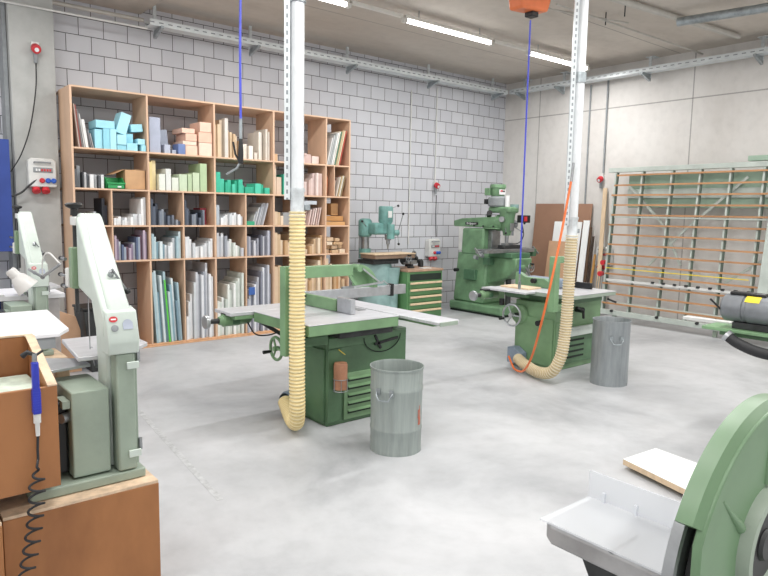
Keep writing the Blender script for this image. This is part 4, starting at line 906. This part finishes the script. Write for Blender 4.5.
# knee + table
b = MB(); b.prism([(wy(7.18), .95), (wy(6.55), .95), (wy(6.55), .80), (wy(6.75), .62), (wy(7.13), .50)], wx(7.98), wx(8.38), 'yz'); b.build('knee', M['millgreen'], t, .02)
MB().cyl(W(8.18, 6.85, .17), W(8.18, 6.85, .60), .045, seg=16).build('knee_screw', M['dark'], t)
MB().box(*W(7.95, 6.62, .95), *W(8.42, 7.10, 1.03)).build('saddle', M['green2'], t, .01)
MB().box(*W(7.50, 6.74, 1.03), *W(8.68, 6.98, 1.09)).build('work_table', M['steel'], t, .006)
for y in (6.79, 6.85, 6.91): MB().box(*W(7.51, y, 1.0901), *W(8.67, y+.015, 1.0912)).build('table_slot', M['dark'], t)
MB().box(*W(7.95, 6.79, 1.092), *W(8.4, 6.92, 1.15)).build('machine_vise', M['dark'], t, .01); MB().box(*W(8.02, 6.80, 1.15), *W(8.1, 6.91, 1.18)).build('vise_jaw', M['steel'], t); MB().box(*W(8.2, 6.80, 1.15), *W(8.26, 6.91, 1.18)).build('vise_jaw', M['steel'], t)
MB().box(*W(8.68, 6.78, .95), *W(8.79, 6.94, 1.08)).build('power_feed', M['green2'], t, .015)
for x in (7.42, 8.86):
    MB().cyl(W(7.50 if x < 8 else 8.79, 6.86, 1.05), W(x, 6.86, 1.05), .014, seg=8).build('feed_shaft', M['steel'], t); b = MB(); b.bar(W(x, 6.80, .99), W(x, 6.92, 1.11), .02, .025); b.build('crank', M['steel'], t)
MB().box(*W(7.87, 7.0, .82), *W(7.975, 7.15, .94)).build('left_gearbox', M['green2'], t, .01)
MB().cyl(W(8.1, 6.55, .82), W(8.1, 6.46, .82), .035, seg=14).build('crank_hub', M['millgreen'], t)
MB().bar(W(8.1, 6.46, .82), W(8.22, 6.44, .66), .02, .025).build('crank', M['steel'], t)
MB().cyl(W(7.82, 7.65, .70), W(7.74, 7.65, .70), .03, seg=10).build('wall_plug', M['black'], t)
for p in ((7.86, 7.2, 1.0), (7.88, 7.28, .92), (7.86, 7.14, .96)):
    MB().cyl(W(*p), W(p[0]-.06, p[1], p[2]+.02), .035, seg=12).build('feed_dial', M['mgrey'], t)

# ================================================================ BOARDS AGAINST THE CONCRETE WALL
def lean(name, label, cat, y0, y1, h, xb, xt, th, m, group=None, ysh=0):
    mb = MB(); vs = [(xb, y0, .003), (xb, y1, .003), (xt, y1+ysh, h), (xt, y0+ysh, h)]; vs2 = [(x+th, y, z) for x, y, z in vs]
    mb.add(vs+vs2, [(0, 1, 2, 3), (7, 6, 5, 4), (0, 4, 5, 1), (1, 5, 6, 2), (2, 6, 7, 3), (3, 7, 4, 0)])
    return tag(mb.build(name, m, None, smooth=False), label, cat, group)
lean('hardboard_sheet', 'large brown hardboard sheet leaning on the concrete wall', 'board', 6.33, 7.50, 1.84, 9.64, 9.80, .01, M['hard'])
lean('white_board', 'white panel leaning before the brown hardboard, behind the tan plywood', 'board', 6.47, 7.03, 1.53, 9.52, 9.735, .012, M['whiteboard'])
lean('plywood_sheet', 'tan plywood sheet leaning before the white panel', 'board', 6.49, 7.03, 1.19, 9.44, 9.60, .014, M['ply'])
lean('white_board', 'tall narrow white panel just right of the duct', 'board', 6.30, 6.42, 1.56, 9.52, 9.70, .012, M['whiteboard'])
for i, (y, c, h_) in enumerate(((6.24, '#5b4634', 1.45), (6.19, '#3d3028', 1.3), (6.14, '#b88a4e', 1.0))):
    lean('wood_strip', ['dark brown strip', 'blackish strip', 'ochre strip'][i]+' leaning beside the narrow white panel', 'strip', y-.012, y+.025, h_, 9.50, 9.66, .02, dyn(c))
lean('long_plank', 'long pale plank leaning beside the left end of the panel saw', 'plank', 5.93, 6.00, 2.1, 9.50, 9.79, .02, M['wood'], ysh=.14)

# ================================================================ PANEL SAW
t = thing('panel_saw', 'pale green vertical panel saw frame with wooden slats along the concrete wall', 'panel saw', (9.3, 4.4, 0))
def PX(y, z): return 9.2+.03*(y-4.6)+.09*z
def P(y, z, dx=0): return V(PX(y, z)+dx-9.3, y-4.4, z)
YE = 2.6; YS = 5.68
MB().bar(P(5.85, 2.36, .05), P(YE, 2.36, .05), .09, .07).build('top_beam', M['pale'], t, .004)
MB().bar(P(3.75, 2.44, .05), P(YE, 2.44, .05), .09, .07).build('carriage_cover', M['rackpanel'], t, .006)
MB().bar(P(5.56, 2.03, .19), P(YE, 2.03, .19), .05, .50).build('back_panel', M['rackpanel'], t, .01)
MB().bar(P(5.56, 1.99, .155), P(YE, 1.99, .155), .015, .14).build('panel_rib', M['pale'], t, .006)
for y in (5.72, 5.27, 4.80, 4.38, 3.96, 3.53, 3.10):
    MB().bar(P(y, .16, .035), P(y, 2.32, .035), .026, .05, (1, 0, 0)).build('upright', M['pale'], t, .003)
    MB().bar(P(y-.022, .16, .045), P(y-.022, 2.32, .045), .012, .05, (1, 0, 0)).build('upright_flange', mat('flange_shade_green', '#66756b', .5), t)  # darker strip puts the upright's shaded side into colour
for i in range(14):
    z = 2.275-.1535*i; yl = YS+.03*(i % 3)
    MB().bar(P(yl, z, -.005), P(YE, z, -.005), .022, .025).build('wooden_slat', M['orangewood'], t)
MB().bar(P(5.70, .83, -.02), P(3.55, .83, -.02), .008, .012).build('yellow_tape', M['yellow'], t)
MB().bar(P(5.66, .645, -.03), P(YE, .645, -.03), .02, .035).build('stop_rail', M['lgrey'], t, .002)
for k in range(9): MB().box(*(P(4.9-.17*k, .655, -.055)), *(P(4.86-.17*k, .685, -.025))).build('stop_block', M['dark'], t)
MB().bar(P(5.66, 1.63, .0), P(YE, 1.63, .0), .012, .02).build('measuring_rail', M['pale'], t)
MB().bar(P(5.58, .30, .0), P(YE, .30, .0), .012, .02).build('measuring_rail', M['pale'], t)
MB().bar(P(5.78, .14, -.0), P(YE, .14, -.0), .07, .075).build('bottom_rail', M['pale'], t, .004)
for y in (5.5, 4.75, 4.15, 3.72): MB().cyl(P(y, .17, -.036), P(y, .17, -.07), .022, seg=10).build('support_roller', M['dark'], t)
for y in (5.5, 3.93, 2.8): MB().bar(P(y, .0, .05), P(y, .10, .05), .05, .05, (1, 0, 0)).build('foot', M['bsgreen'], t)
for a, b_ in (((5.55, 2.15), (4.9, 1.55)), ((4.9, 1.55), (4.55, .95)), ((3.75, 2.2), (4.55, 1.45)), ((4.55, 1.45), (5.1, .85)), ((3.1, 1.35), (3.9, .75))):
    MB().bar(P(a[0], a[1], .085), P(b_[0], b_[1], .085), .02, .035).build('brace', M['pale'], t)
# carriage column
MB().bar(P(3.32, .12, -.13), P(3.27, 2.0, -.13), .13, .09, (1, 0, 0)).build('carriage_post', M['pale'], t, .006)
MB().bar(P(3.21, .12, -.15), P(3.16, 2.0, -.15), .045, .07, (1, 0, 0)).build('post_strip', M['yellow2'], t, .003)
MB().bar(P(3.12, .12, -.13), P(3.07, 2.0, -.13), .08, .09, (1, 0, 0)).build('carriage_post', M['bsgreen'], t, .006)
for k, (y, z, c) in enumerate(((5.80, .90, 'red'), (5.83, .72, 'red'))):
    MB().tube([P(y, z, .1), P(y, z, .02)], .04, 14).build('red_plug', M['red'], t)
for y in (5.86, 5.82, 5.78): MB().tube(spline([P(y, .68, .05), P(y+.02, .4, .08), P(y, .1, .1)], 6), .008, 6).build('cable', M['mgrey'], t)

# ================================================================ RIGHT BENCH WITH MOTOR
t = thing('side_grinder', 'green topped machine table with horizontal grey motor at the right edge', 'grinding machine', (5.35, 1.9, 0))
def G(x, y, z): return (x-5.35, y-1.9, z)
MB().box(*G(5.20, .6, .775), *G(5.46, 2.32, .80)).build('table_top', M['green'], t, .004)
MB().box(*G(5.462, .6, .785), *G(5.54, 2.60, .812)).build('steel_rail', M['lgrey'], t, .003)
MB().box(*G(5.24, .62, .74), *G(5.44, 2.2, .774)).build('table_frame', M['sawdark'], t, .006)
MB().box(*G(5.24, .7, 0), *G(5.44, 1.62, .739)).build('stand', M['sawdark'], t, .01)
b = MB(); b.tube([G(5.32, yy, .955) for yy in (2.21, 2.19, 2.05, 2.045, 2.02, 2.015, 1.80)], .12, 32, rs=[.085, .105, .11, .102, .102, .11, .11]); b.build('motor', M['motor'], t)
mb = MB()
for k in range(8):
    a0 = PI*.62+k*.075; a1 = a0+.075; R = .112; mb.add([(5.32-5.35+R*math.cos(a0), 2.03-1.9, .955+R*math.sin(a0)), (5.32-5.35+R*math.cos(a1), 2.03-1.9, .955+R*math.sin(a1)), (5.32-5.35+R*math.cos(a1), 1.925-1.9, .955+R*math.sin(a1)), (5.32-5.35+R*math.cos(a0), 1.925-1.9, .955+R*math.sin(a0))], [(0, 1, 2, 3)])
mb.build('yellow_label', M['yellow'], t)
MB().box(*G(5.26, 1.85, .8005), *G(5.38, 2.12, .852)).build('motor_foot', M['dark'], t, .006)
MB().box(*G(5.28, 1.90, 1.058), *G(5.36, 2.16, 1.083)).build('handle', M['black'], t, .008)
MB().tube([G(5.32, 1.80, .955), G(5.32, 1.72, .955)], .06, 20).build('arbor', M['steel'], t)
MB().cyl(G(5.24, 2.19, .93), G(5.18, 2.26, 1.02), .008, seg=8).build('lever', M['black'], t)
MB().tube(spline([G(5.15, 2.10, .755), G(5.15, 2.02, .71), G(5.15, 1.88, .67), G(5.15, 1.70, .66), G(5.15, 1.4, .66)], 10), .04, 18).build('suction_hose', M['rubber'], t)
MB().tube([G(5.15, 2.11, .762), G(5.15, 2.085, .745)], .046, 18).build('hose_clamp', M['alu'], t)

# ================================================================ DISC SANDER (foreground right)
t = thing('disc_sander', 'green cast disc sander with grey table and clear guard at bottom right', 'disc sander', (1.5, .6, 0))
def S(x, y, z): return (x-1.5, y-.6, z)
cx, cz = 1.50, .895
# rear casting: annular face with rim
R0 = .373; angs = [math.radians(-10+160*k/48) for k in range(49)]
rim = MB()
def ap(r, a, y): return S(cx+r*math.cos(a), y, cz+r*math.sin(a))
yF, yB = .50, .552
sec = [(R0-.012, yB), (R0, yB-.004), (R0+.002, yF+.014), (R0-.012, yF), (R0-.03, yF+.006), (R0-.03, yB)]
vs = []; 
for a in angs:
    for r, y in sec: vs.append(ap(r, a, y))
n = len(sec); fs = []
for i in range(len(angs)-1):
    for k in range(n): k2 = (k+1) % n; fs.append((i*n+k, i*n+k2, (i+1)*n+k2, (i+1)*n+k))
fs.append(tuple(range(n))); fs.append(tuple((len(angs)-1)*n+k for k in range(n))[::-1])
rim.add(vs, fs); rim.build('guard_rim', mat('sander_green', '#6b8a69', .38, 0, .06, 6), t)
SG = MC['sander_green']
# face plate ring (slightly dished) full circle
pf = []
for k in range(72):
    a = 2*PI*k/72; x_ = cx+(R0-.012)*math.cos(a); z_ = cz+(R0-.012)*math.sin(a)
    if z_ < 1.075: x_ = max(x_, 1.174)
    pf.append((x_-1.5, z_))
MB().prism(pf, yF-.006-.6, yF+.012-.6, 'xz').build('back_casting', SG, t, .003)
MB().lathe([(0, 0), (.30, 0), (.30, .02), (0, .02)], S(cx, yF+.016, cz), (0, 1, 0), 64).build('disc_gap_shade', M['black'], t)  # black disc puts the shade of the gap before the sanding disc into colour
for px, pz, qx, qz in ((1.345, 1.035, 1.255, 1.115), (1.345, .88, 1.24, .90), (1.46, 1.10, 1.46, 1.22)):
    MB().tube([V(*S(px, yF-.004, pz)), V(*S(qx, yF-.003, qz))], .016, 12, rs=[.012, .004]).build('casting_rib', SG, t)
rc = S(1.462, yF, .965)
MB().lathe([(.075, -.004), (.105, -.03), (.118, -.028), (.13, -.002), (.13, .01), (.075, .01)], rc, (0, 1, 0), 48).build('motor_flange', M['bsgreen'], t)
MB().lathe([(0, -.012), (.074, -.012), (.074, .0), (0, .0)], rc, (0, 1, 0), 40).build('motor_recess', M['black'], t)
MB().lathe([(0, -.02), (.03, -.02), (.035, -.013), (0, -.013)], rc, (0, 1, 0), 24).build('arbor_nut', M['dark'], t)
MB().lathe([(0, 0), (.325, 0), (.33, .004), (.33, .026), (0, .028)], S(cx, .541, cz), (0, 1, 0), 64).build('sanding_disc', M['steel'], t)
# table
T0 = .90
MB().prism([(1.284, .60), (1.284, .895), (1.305, .925), (1.51, .925), (1.51, .60)], T0-.05, T0, 'xy', Matrix.Translation((-1.5, -.6, 0))).build('table_top', mat('cast_iron_table', '#a9a9aa', .45, .3, .12, 8), t, .008)
MB().box(*S(1.282, .732, T0+.0002), *S(1.40, .740, T0+.0009)).build('mitre_slot', M['dark'], t)
MB().prism([(.66, T0-.051), (.88, T0-.051), (.80, T0-.20), (.60, T0-.34), (.60, T0-.051)], 1.36-1.5, 1.42-1.5, 'yz', Matrix.Translation((0, -.6, 0))).build('table_bracket', M['dark'], t, .006)
MB().box(*S(1.34, .578, T0-.40), *S(1.60, .62, T0-.02)).build('bracket_plate', M['dark'], t, .006)
MB().box(*S(1.35, .20, 0), *S(1.70, .54, .55)).build('pedestal', SG, t, .02)
MB().box(*S(1.40, .58, .1), *S(1.60, .60, T0-.38)).build('dust_chute', SG, t, .01)
MB().box(*S(1.35, .54, .05), *S(1.65, .579, .56)).build('pedestal_front', SG, t, .01)
g = thing('clear_guard', 'clear acrylic sheet and upright panel on the disc sander table', 'guard', (1.39, .77, T0))
MB().box(-.108, -.155, .0015, .106, .158, .0065).build('base_sheet', M['acryl'], g)
MB().box(.100, -.155, .007, .106, .158, .078).build('upright_panel', M['acryl'], g)
for y in (-.09, .02, .11): MB().box(.092, y-.004, .007, .0995, y+.004, .032).build('corner_block', M['acryl'], g)
# white shelf board on the floor beyond the sander
t = thing('white_shelf_board', 'thick white board with raw wooden edge lying behind the disc sander', 'board', (4.1, 1.85, 0))
poly = [(-.25, .31), (.07, .27), (.50, -.30), (.10, -.75), (-.75, -.60)]
poly = [(-.27, .31), (.06, .27), (.62, -.75), (-.62, -.75)]
MB().prism([(3.854-4.1, 2.16-1.85), (4.22-4.1, 2.13-1.85), (4.02-4.1, .8-1.85), (3.45-4.1, .8-1.85)], .03, .0655, 'xy').build('wooden_core', M['wood'], t, .001)
MB().prism([(3.854-4.1, 2.16-1.85), (4.22-4.1, 2.13-1.85), (4.02-4.1, .8-1.85), (3.45-4.1, .8-1.85)], .0657, .068, 'xy').build('white_face', M['whiteboard'], t)
for y in (-.2, -.8): MB().box(-.25, y, 0, .0, y+.06, .0295).build('batten', M['wood'], t)

# ================================================================ BANDSAWS
def bandsaw(x, y, z, label, lowlabel):
    t = thing('bandsaw', label, 'bandsaw', (x, y, z)); X0 = .917
    def L_(px, py, pz): return (px-.86, py-2.9, pz-.5)
    b = MB(); prof = [(2.715, 1.07), (2.715, 1.15), (2.74, 1.21), (3.08, 1.585), (3.10, 1.605), (3.13, 1.617), (3.17, 1.617), (3.195, 1.60), (3.20, 1.57), (3.20, 1.275), (3.0, 1.235), (2.95, 1.12), (2.94, 1.0), (2.94, .545), (2.803, .545), (2.803, 1.07)]
    prof = [(p[0]-2.9, p[1]-.5) for p in prof]
    b.prism(prof[::-1], .822-.86, .912-.86, 'yz'); b.build('frame', M['bswhite'], t, .012)
    # wider front cover
    MB().prism([(-.150, .70), (.18, 1.085), (.205, 1.105), (.21, 1.07), (-.14, .60)], .80-.86, .905-.86, 'yz').build('front_cover', M['bswhite'], t, .01)
    MB().prism([(2.715-2.9, .545), (2.70-2.9, .60), (2.735-2.9, .722), (2.80-2.9, .735), (2.80-2.9, .545)], .803-.86, .928-.86, 'yz').build('front_box', M['bswhite'], t, .006)
    MB().box(*L_(.835, 2.72, .545), *L_(.912, 2.80, 1.044)).build('column', M['bsgreen'], t, .008)
    MB().box(*L_(.912, 2.74, .56), *L_(.925, 2.93, 1.04)).build('column_door', M['bsgreen'], t, .003)
    for zz in (.98, .60):
        MB().box(*L_(.875, 2.708, zz), *L_(.925, 2.719, zz+.03)).build('hinge', M['bswhite'], t, .002); MB().cyl(L_(.93, 2.735, zz+.02), L_(.93, 2.735, zz+.07), .008, seg=8).build('hinge_pin', M['steel'], t)
    # long tension lever on the slope
    MB().cyl(L_(.87, 2.885, 1.345), L_(.87, 2.86, 1.375), .012, seg=14).build('lever_hub', M['steel'], t)
    MB().cyl(L_(.87, 2.853, 1.386), L_(.94, 2.88, 1.285), .005, seg=8).build('lever', M['steel'], t); MB().sphere(L_(.94, 2.88, 1.285), .014).build('lever_knob', M['black'], t)
    MB().cyl(L_(.925, 2.95, 1.33), L_(.95, 2.80, 1.12), .007, seg=8).build('side_rod', M['steel'], t)
    # badges on the slope: local frame
    s = V(0, 3.08-2.74, 1.585-1.21).normalized(); nrm = V(0, -s.z, s.y)
    def slope(u, v, off=.003):  # u along x, v up the slope from (2.74,1.21)
        p = V(u-.86, -.188, .65) + V(0, .368, .435).normalized()*v; return p+V(0, -.763, .646)*off
    Rt = Matrix((( 1, 0, 0), (0, .646, -.763), (0, .763, .646))).to_4x4()
    q_ = math.hypot(.035, .122); Rot = Matrix(((1, 0, 0, 0), (0, .035/q_, -.122/q_, 0), (0, .122/q_, .035/q_, 0), (0, 0, 0, 1)))
    def slope(u, v, off=.003): return V(u-.86, -.2+.035/q_*v-.122/q_*off, .60+.122/q_*v+.035/q_*off)
    c = slope(.830, .095, .001); b = MB(); b.lathe([(0, 0), (.017, 0), (.017, .002), (0, .002)], (0, 0, 0), (0, 0, 1), 24)
    o = b.build('red_badge', M['red'], t); o.matrix_local = Matrix.Translation(c) @ Rot @ Matrix.Diagonal((1, .72, 1, 1))
    q = MB().box(-.010, -.003, .002, .010, .003, .0028).build('badge_lettering', M['white'], t); q.matrix_local = Matrix.Translation(c) @ Rot
    c = slope(.832, .058, .001); o = MB().lathe([(0, 0), (.014, 0), (.014, .004), (.009, .006), (0, .006)], (0, 0, 0), (0, 0, 1), 24).build('round_gauge', M['mgrey'], t); o.matrix_local = Matrix.Translation(c) @ Rot
    c = slope(.885, .07, .001); o = MB().prism([(-.02, -.02), (.02, -.02), (.02, .006), (.012, .018), (0, .022), (-.012, .018), (-.02, .006)], 0, .002, 'xy').build('grey_sticker', mat('sticker_grey_blue', '#aeb6c6', .5), t); o.matrix_local = Matrix.Translation(c) @ Rot
    # tension post and knob
    MB().cyl(L_(.835, 3.27, 1.15), L_(.835, 3.27, 1.61), .009, seg=10).build('guide_rod', M['dark'], t)
    MB().box(*L_(.80, 3.201, 1.27), *L_(.86, 3.255, 1.46)).build('guide_bracket', M['bsdark'], t, .006)
    MB().box(*L_(.82, 3.20, 1.56), *L_(.85, 3.29, 1.60)).build('rod_bearing', M['lgrey'], t, .004)
    MB().lathe([(0, 0), (.017, 0), (.015, .03), (.035, .04), (.04, .05), (.03, .058), (0, .06)], L_(.835, 3.27, 1.605), seg=20).build('knob', M['black'], t)
    MB().box(*L_(.795, 3.26, 1.27), *L_(.82, 3.31, 1.36)).build('guide_block', M['lgrey'], t, .006)
    for zz, ln in ((1.40, .07), (1.32, .09), (1.27, .05)):
        k = MB().cyl(L_(.80, 3.31, zz), L_(.80, 3.31+ln, zz), .008, seg=8).build('guide_screw', M['steel'], t); MB().cyl(L_(.80, 3.31+ln, zz), L_(.80, 3.33+ln, zz), .010, seg=12).build('screw_knob', M['black'], k)
    MB().box(*L_(.834, 3.08, .98), *L_(.8355, 3.092, 1.26)).build('saw_blade', M['steel'], t)
    MB().cyl(L_(.85, 3.12, 1.0), L_(.83, 2.97, .95), .01, seg=8).build('table_stay', M['steel'], t)
    # table
    MB().prism([(.745-.86, .04), (.79-.86, .50), (1.10-.86, .50), (1.10-.86, .20), (.94-.86, .03)], .485, .505, 'xy').build('work_table', M['top'], t, .004)
    MB().box(*L_(.84, 3.16, .935), *L_(.95, 3.27, .984)).build('table_trunnion', M['bsgreen'], t, .008)
    # motor box and base
    MB().box(*L_(.665, 2.75, .548), *L_(.812, 3.05, .905)).build('motor_box', M['bsgreen'], t, .006)
    MB().box(*L_(.50, 2.72, .50), *L_(.945, 3.12, .54)).build('base_plate', M['bsgreen'], t, .006)
    MB().box(*L_(.60, 2.80, .56), *L_(.662, 2.98, .86)).build('motor', M['black'], t, .01)
    MB().cyl(L_(.663, 2.79, .80), L_(.63, 2.77, .80), .02, seg=10).build('motor_bolt', M['steel'], t)
    MB().box(*L_(.635, 2.76, .84), *L_(.663, 2.86, .87)).build('motor_flange', M['bsgreen'], t)
    return t
bandsaw(.86, 2.9, .502, 'pale green bandsaw on the plywood crate at left, nearest the camera', '')
bandsaw(1.145, 5.72, .482, 'pale bandsaw standing behind the nearer one, before the pilaster', '')

def crate(name, label, x0, x1, y0, y1, z0, z1, closed=True):
    t = thing(name, label, 'crate', ((x0+x1)/2, (y0+y1)/2, 0)); X, Y = (x1-x0)/2, (y1-y0)/2; th = .018
    MB().box(-X, -Y, z0, X, -Y+th, z1-.014).build('side_panel', M['crate'], t, .002); MB().box(-X, Y-th, z0, X, Y, z1-.014).build('side_panel', M['crate'], t, .002)
    MB().box(-X, -Y+th, z0, -X+th, Y-th, z1-.014).build('side_panel', M['crate'], t, .002); MB().box(X-th, -Y+th, z0, X, Y-th, z1-.014).build('side_panel', M['crate'], t, .002)
    MB().box(-X+.001, -Y+.001, z1-.0138, X-.001, Y-.001, z1).build('top_panel', M['crateedge'], t, .002)
    for sx in (-1, 1):
        for sy in (-1, 1): MB().box(sx*(X-.05)-.02, sy*(Y-.05)-.02, 0, sx*(X-.05)+.02, sy*(Y-.05)+.02, z0-.001).build('foot', M['wood'], t)
    return t
crate('plywood_crate', 'brown plywood crate carrying the near bandsaw', .392, .975, 2.654, 3.25, .04, .50)
crate('plywood_crate', 'plywood crate at the left edge beside the bandsaw crate', -.30, .385, 2.62, 3.25, .02, .50)
crate('plywood_crate', 'plywood crate carrying the farther bandsaw', .70, 1.30, 5.42, 6.05, .04, .48)
tag(MB().box(-.25, 2.70, .5005, .38, 3.0, .588).build('dark_plank', mat('dark_board', '#4a423c', .6), None, .003), 'dark block under the open wooden box', 'block')
# open box with sloping side
t = thing('open_wooden_box', 'open brown wooden box with worn edges at the left', 'wooden box', (.2, 2.85, .589))
xb0, xb1 = -.6, .387; th = .02
def by(v): return v-2.85
MB().box(xb0, by(2.62), 0, xb1, by(2.64), .39).build('front_panel', M['crate'], t, .002)
MB().box(xb0, by(3.0), 0, xb1-th, by(3.02), .52).build('back_panel', M['crate'], t, .002)
MB().prism([(by(2.641), 0), (by(3.02), 0), (by(3.02), .52), (by(2.97), .52), (by(2.641), .388)], xb1-th, xb1, 'yz').build('side_panel', M['crate'], t, .002)
MB().prism([(by(2.62), .3915), (by(2.97), .5215), (by(3.02), .5215), (by(3.02), .5265), (by(2.97), .5265), (by(2.62), .3965)], xb1-th-.012, xb1+.001, 'yz').build('worn_edge', M['crateedge'], t)
MB().box(xb0, by(2.999), .5215, xb1-th-.0125, by(3.022), .5265).build('worn_edge', M['crateedge'], t)
MB().box(xb0, by(2.641), 0, xb1-th, by(2.999), .02).build('bottom_panel', M['crate'], t)
tag(MB().box(-.35, 2.66, .612, .555, 2.98, .955).build('cardboard_stack', mat('pale_green_paper', '#c9d6c8', .6, 0, .15, 14), None, .002), 'stack of pale green paper sheets inside the open wooden box', 'paper')
# air gun with coiled hose hanging on the box
t = thing('air_gun', 'blue air gun with black coiled hose hanging on the open box', 'air gun', (.512, 2.604, .955))
MB().box(-.012, -.012, -.02, .012, .012, .13).build('handle', M['bluegun'], t, .006)
gr = MB()
for k in range(8): gr.box(-.0135, -.0135, -.06+k*.010, .0135, .0135, -.053+k*.010)
gr.box(-.0125, -.0125, -.065, .0125, .0125, .03); gr.build('grip', M['bluegun'], t)
MB().tube([(0, 0, .13), (0, 0, .16)], .009, 10).build('valve', M['steel'], t); MB().tube([(0, 0, .155), (-.02, .01, .165), (-.035, .02, .15)], .01, 10, rs=[.007, .009, .011]).build('trigger', M['black'], t)
MB().tube([(.0, 0, .15), (.02, .02, .155), (.035, .04, .158)], .005, 8).build('nozzle', M['black'], t)
MB().tube([(0, 0, -.066), (0, 0, -.10), (0, 0, -.101), (0, 0, -.15)], .012, 12, rs=[.013, .013, .009, .007]).build('coupling', M['lgrey'], t)
pts = [V(0, 0, -.15), V(-.003, 0, -.2), V(-.003, 0, -.24)]; N_ = 260
for i in range(N_):
    u = i/(N_-1); c = V(-.012-.085*u*u, 0, -.26-.52*u**1.05); a = u*2*PI*11; rr = min(1, u*8)*.026; pts.append(c+V(rr*math.sin(a), -.02-rr*math.cos(a)*.7, .0))
MB().tube(pts, .0048, 6).build('coiled_hose', M['rubber'], t)

# ================================================================ LEFT WORKTOPS
t = thing('workbench', 'white topped workbench behind the open wooden box', 'workbench', (.5, 4.7, 0))
MB().prism([(-1.6, -.48), (.47, -.48), (.56, -.33), (.63, .54), (-1.6, .54)], .868, .89, 'xy').build('worktop', M['topw'], t, .003)
MB().box(-1.55, -.47, .80, .45, -.45, .867).build('front_rail', M['mgrey'], t)
for x, y in ((-1.4, -.4), (.35, -.4), (.45, .45), (-1.4, .45)): MB().box(x-.03, y-.03, 0, x+.03, y+.03, .867).build('leg', M['mgrey'], t, .003)
t = thing('workbench', 'white topped cabinet bench farther back by the pilaster', 'workbench', (.6, 6.3, 0))
MB().box(-1.4, -.20, .86, .86, .40, .90).build('worktop', M['topw'], t, .004)
MB().box(.45, -.17, .0, .82, .38, .859).build('cupboard', mat('cupboard_grey', '#b7b3b3', .5), t, .004)
MB().box(-1.35, .30, .0, .449, .38, .859).build('back_board', M['bluebd'], t)
MB().box(-1.35, -.15, .0, -1.3, .29, .859).build('leg', M['mgrey'], t)
tag(MB().box(.80, 6.1, .9005, 1.0, 6.3, .915).build('paper_pad', M['white'], None, .001), 'white paper pad on the far bench beside the rear bandsaw', 'paper')
tag(MB().box(.20, 4.35, .8905, .62, 4.60, .935).build('wood_offcut', M['wood'], None, .003), 'pale wood offcut lying on the left workbench', 'wood offcut')
t = thing('plywood_offcut', 'rounded tan plywood offcut standing between the bandsaw and the shelves', 'offcut', (1.62, 6.9, 0))
MB().prism([(-.1, 0), (.16, 0), (.16, .42), (.12, .56), (-.1, .66)], -.01, .01, 'xz').build('panel', M['ply'], t, .003)
MB().box(-.1, .012, 0, .14, .03, .3).build('batten', M['ply'], t)
t = thing('waste_container', 'dark grey container behind the bandsaw blade', 'container', (1.98, 6.95, 0))
MB().prism([(-.14, 0), (.14, 0), (.2, .62), (-.2, .62)], -.18, .18, 'xz').build('container_body', M['dark'], t, .01)
MB().box(-.21, -.19, .625, .21, .19, .65).build('lid', M['black'], t, .006)
# grey sheet and plank before bandsaw table
tag(MB().prism([(.64, 2.95), (.805, 2.98), (.805, 3.12), (.62, 3.25)], .0, .012, 'xy', Matrix.Translation((0, 0, .951))).build('grey_sheet', M['alu'], None, .001), 'grey metal sheet resting below the near bandsaw table', 'metal sheet')
tag(MB().box(.60, 3.14, .5005, .66, 3.2, .95).build('wooden_post', M['wood'], None, .004), 'raw wooden post under the grey metal sheet', 'post')
tag(MB().box(.70, 3.14, .5005, .76, 3.2, .95).build('wooden_post', M['wood'], None, .004), 'second raw wooden post under the grey metal sheet', 'post')
# jointed lamp on the near bandsaw
t = thing('work_lamp', 'grey cone work lamp on a jointed arm beside the near bandsaw', 'lamp', (.82, 3.50, 1.36)); LS = .72
def K(x, y, z): return (x-.82, y-3.50, z-1.36)
A = K(.805, 3.43, 1.37); B = K(.77, 3.64, 1.29); C_ = K(.70, 3.60, 1.335); D_ = K(.655, 3.62, 1.36)
MB().tube([A, B], .007, 8).build('arm', M['steel'], t); MB().tube([B, C_], .007, 8).build('arm', M['steel'], t)
MB().sphere(B, .012).build('joint', M['steel'], t)
MB().tube(spline([A, K(.775, 3.52, 1.42), K(.765, 3.6, 1.38), B], 6), .004, 6).build('lamp_cable', M['lgrey'], t)
ax = (V(.72, 3.6, 1.23)-V(.64, 3.62, 1.33)).normalized()
MB().lathe([(r_*LS, z_*LS) for r_, z_ in ((0, 0), (.028, 0), (.034, .01), (.036, .06), (.05, .075), (.078, .17), (.075, .17), (.046, .08), (0, .07))], K(.62, 3.62, 1.335), tuple(ax), 28).build('lamp_shade', mat('lamp_shade_grey', '#c9c8c6', .4), t)

# ================================================================ CAMERA, WORLD
Yw, Pt, Rl, F = math.radians(39.689), math.radians(6.677), math.radians(1.0026), 653.06
f = V(math.sin(Yw)*math.cos(Pt), math.cos(Yw)*math.cos(Pt), -math.sin(Pt)); rt = V(math.cos(Yw), -math.sin(Yw), 0); up = rt.cross(f)
r2 = rt*math.cos(Rl)+up*math.sin(Rl); u2 = -rt*math.sin(Rl)+up*math.cos(Rl)
cam = bpy.data.cameras.new('camera'); co = bpy.data.objects.new('camera', cam); COL.objects.link(co)
co.matrix_world = Matrix(((r2.x, u2.x, -f.x, 0), (r2.y, u2.y, -f.y, 0), (r2.z, u2.z, -f.z, 1.65), (0, 0, 0, 1)))
cam.sensor_width = 36; cam.lens = F/768*36; cam.clip_start = .05; cam.clip_end = 60
sc.camera = co
w = bpy.data.worlds.new('world'); sc.world = w; w.use_nodes = True
bg = w.node_tree.nodes['Background']; bg.inputs[0].default_value = (1, .985, .965, 1); bg.inputs[1].default_value = 1.05
sc.view_settings.view_transform = 'Standard'; sc.view_settings.look = 'None'; sc.view_settings.exposure = 0.0; sc.view_settings.gamma = 1
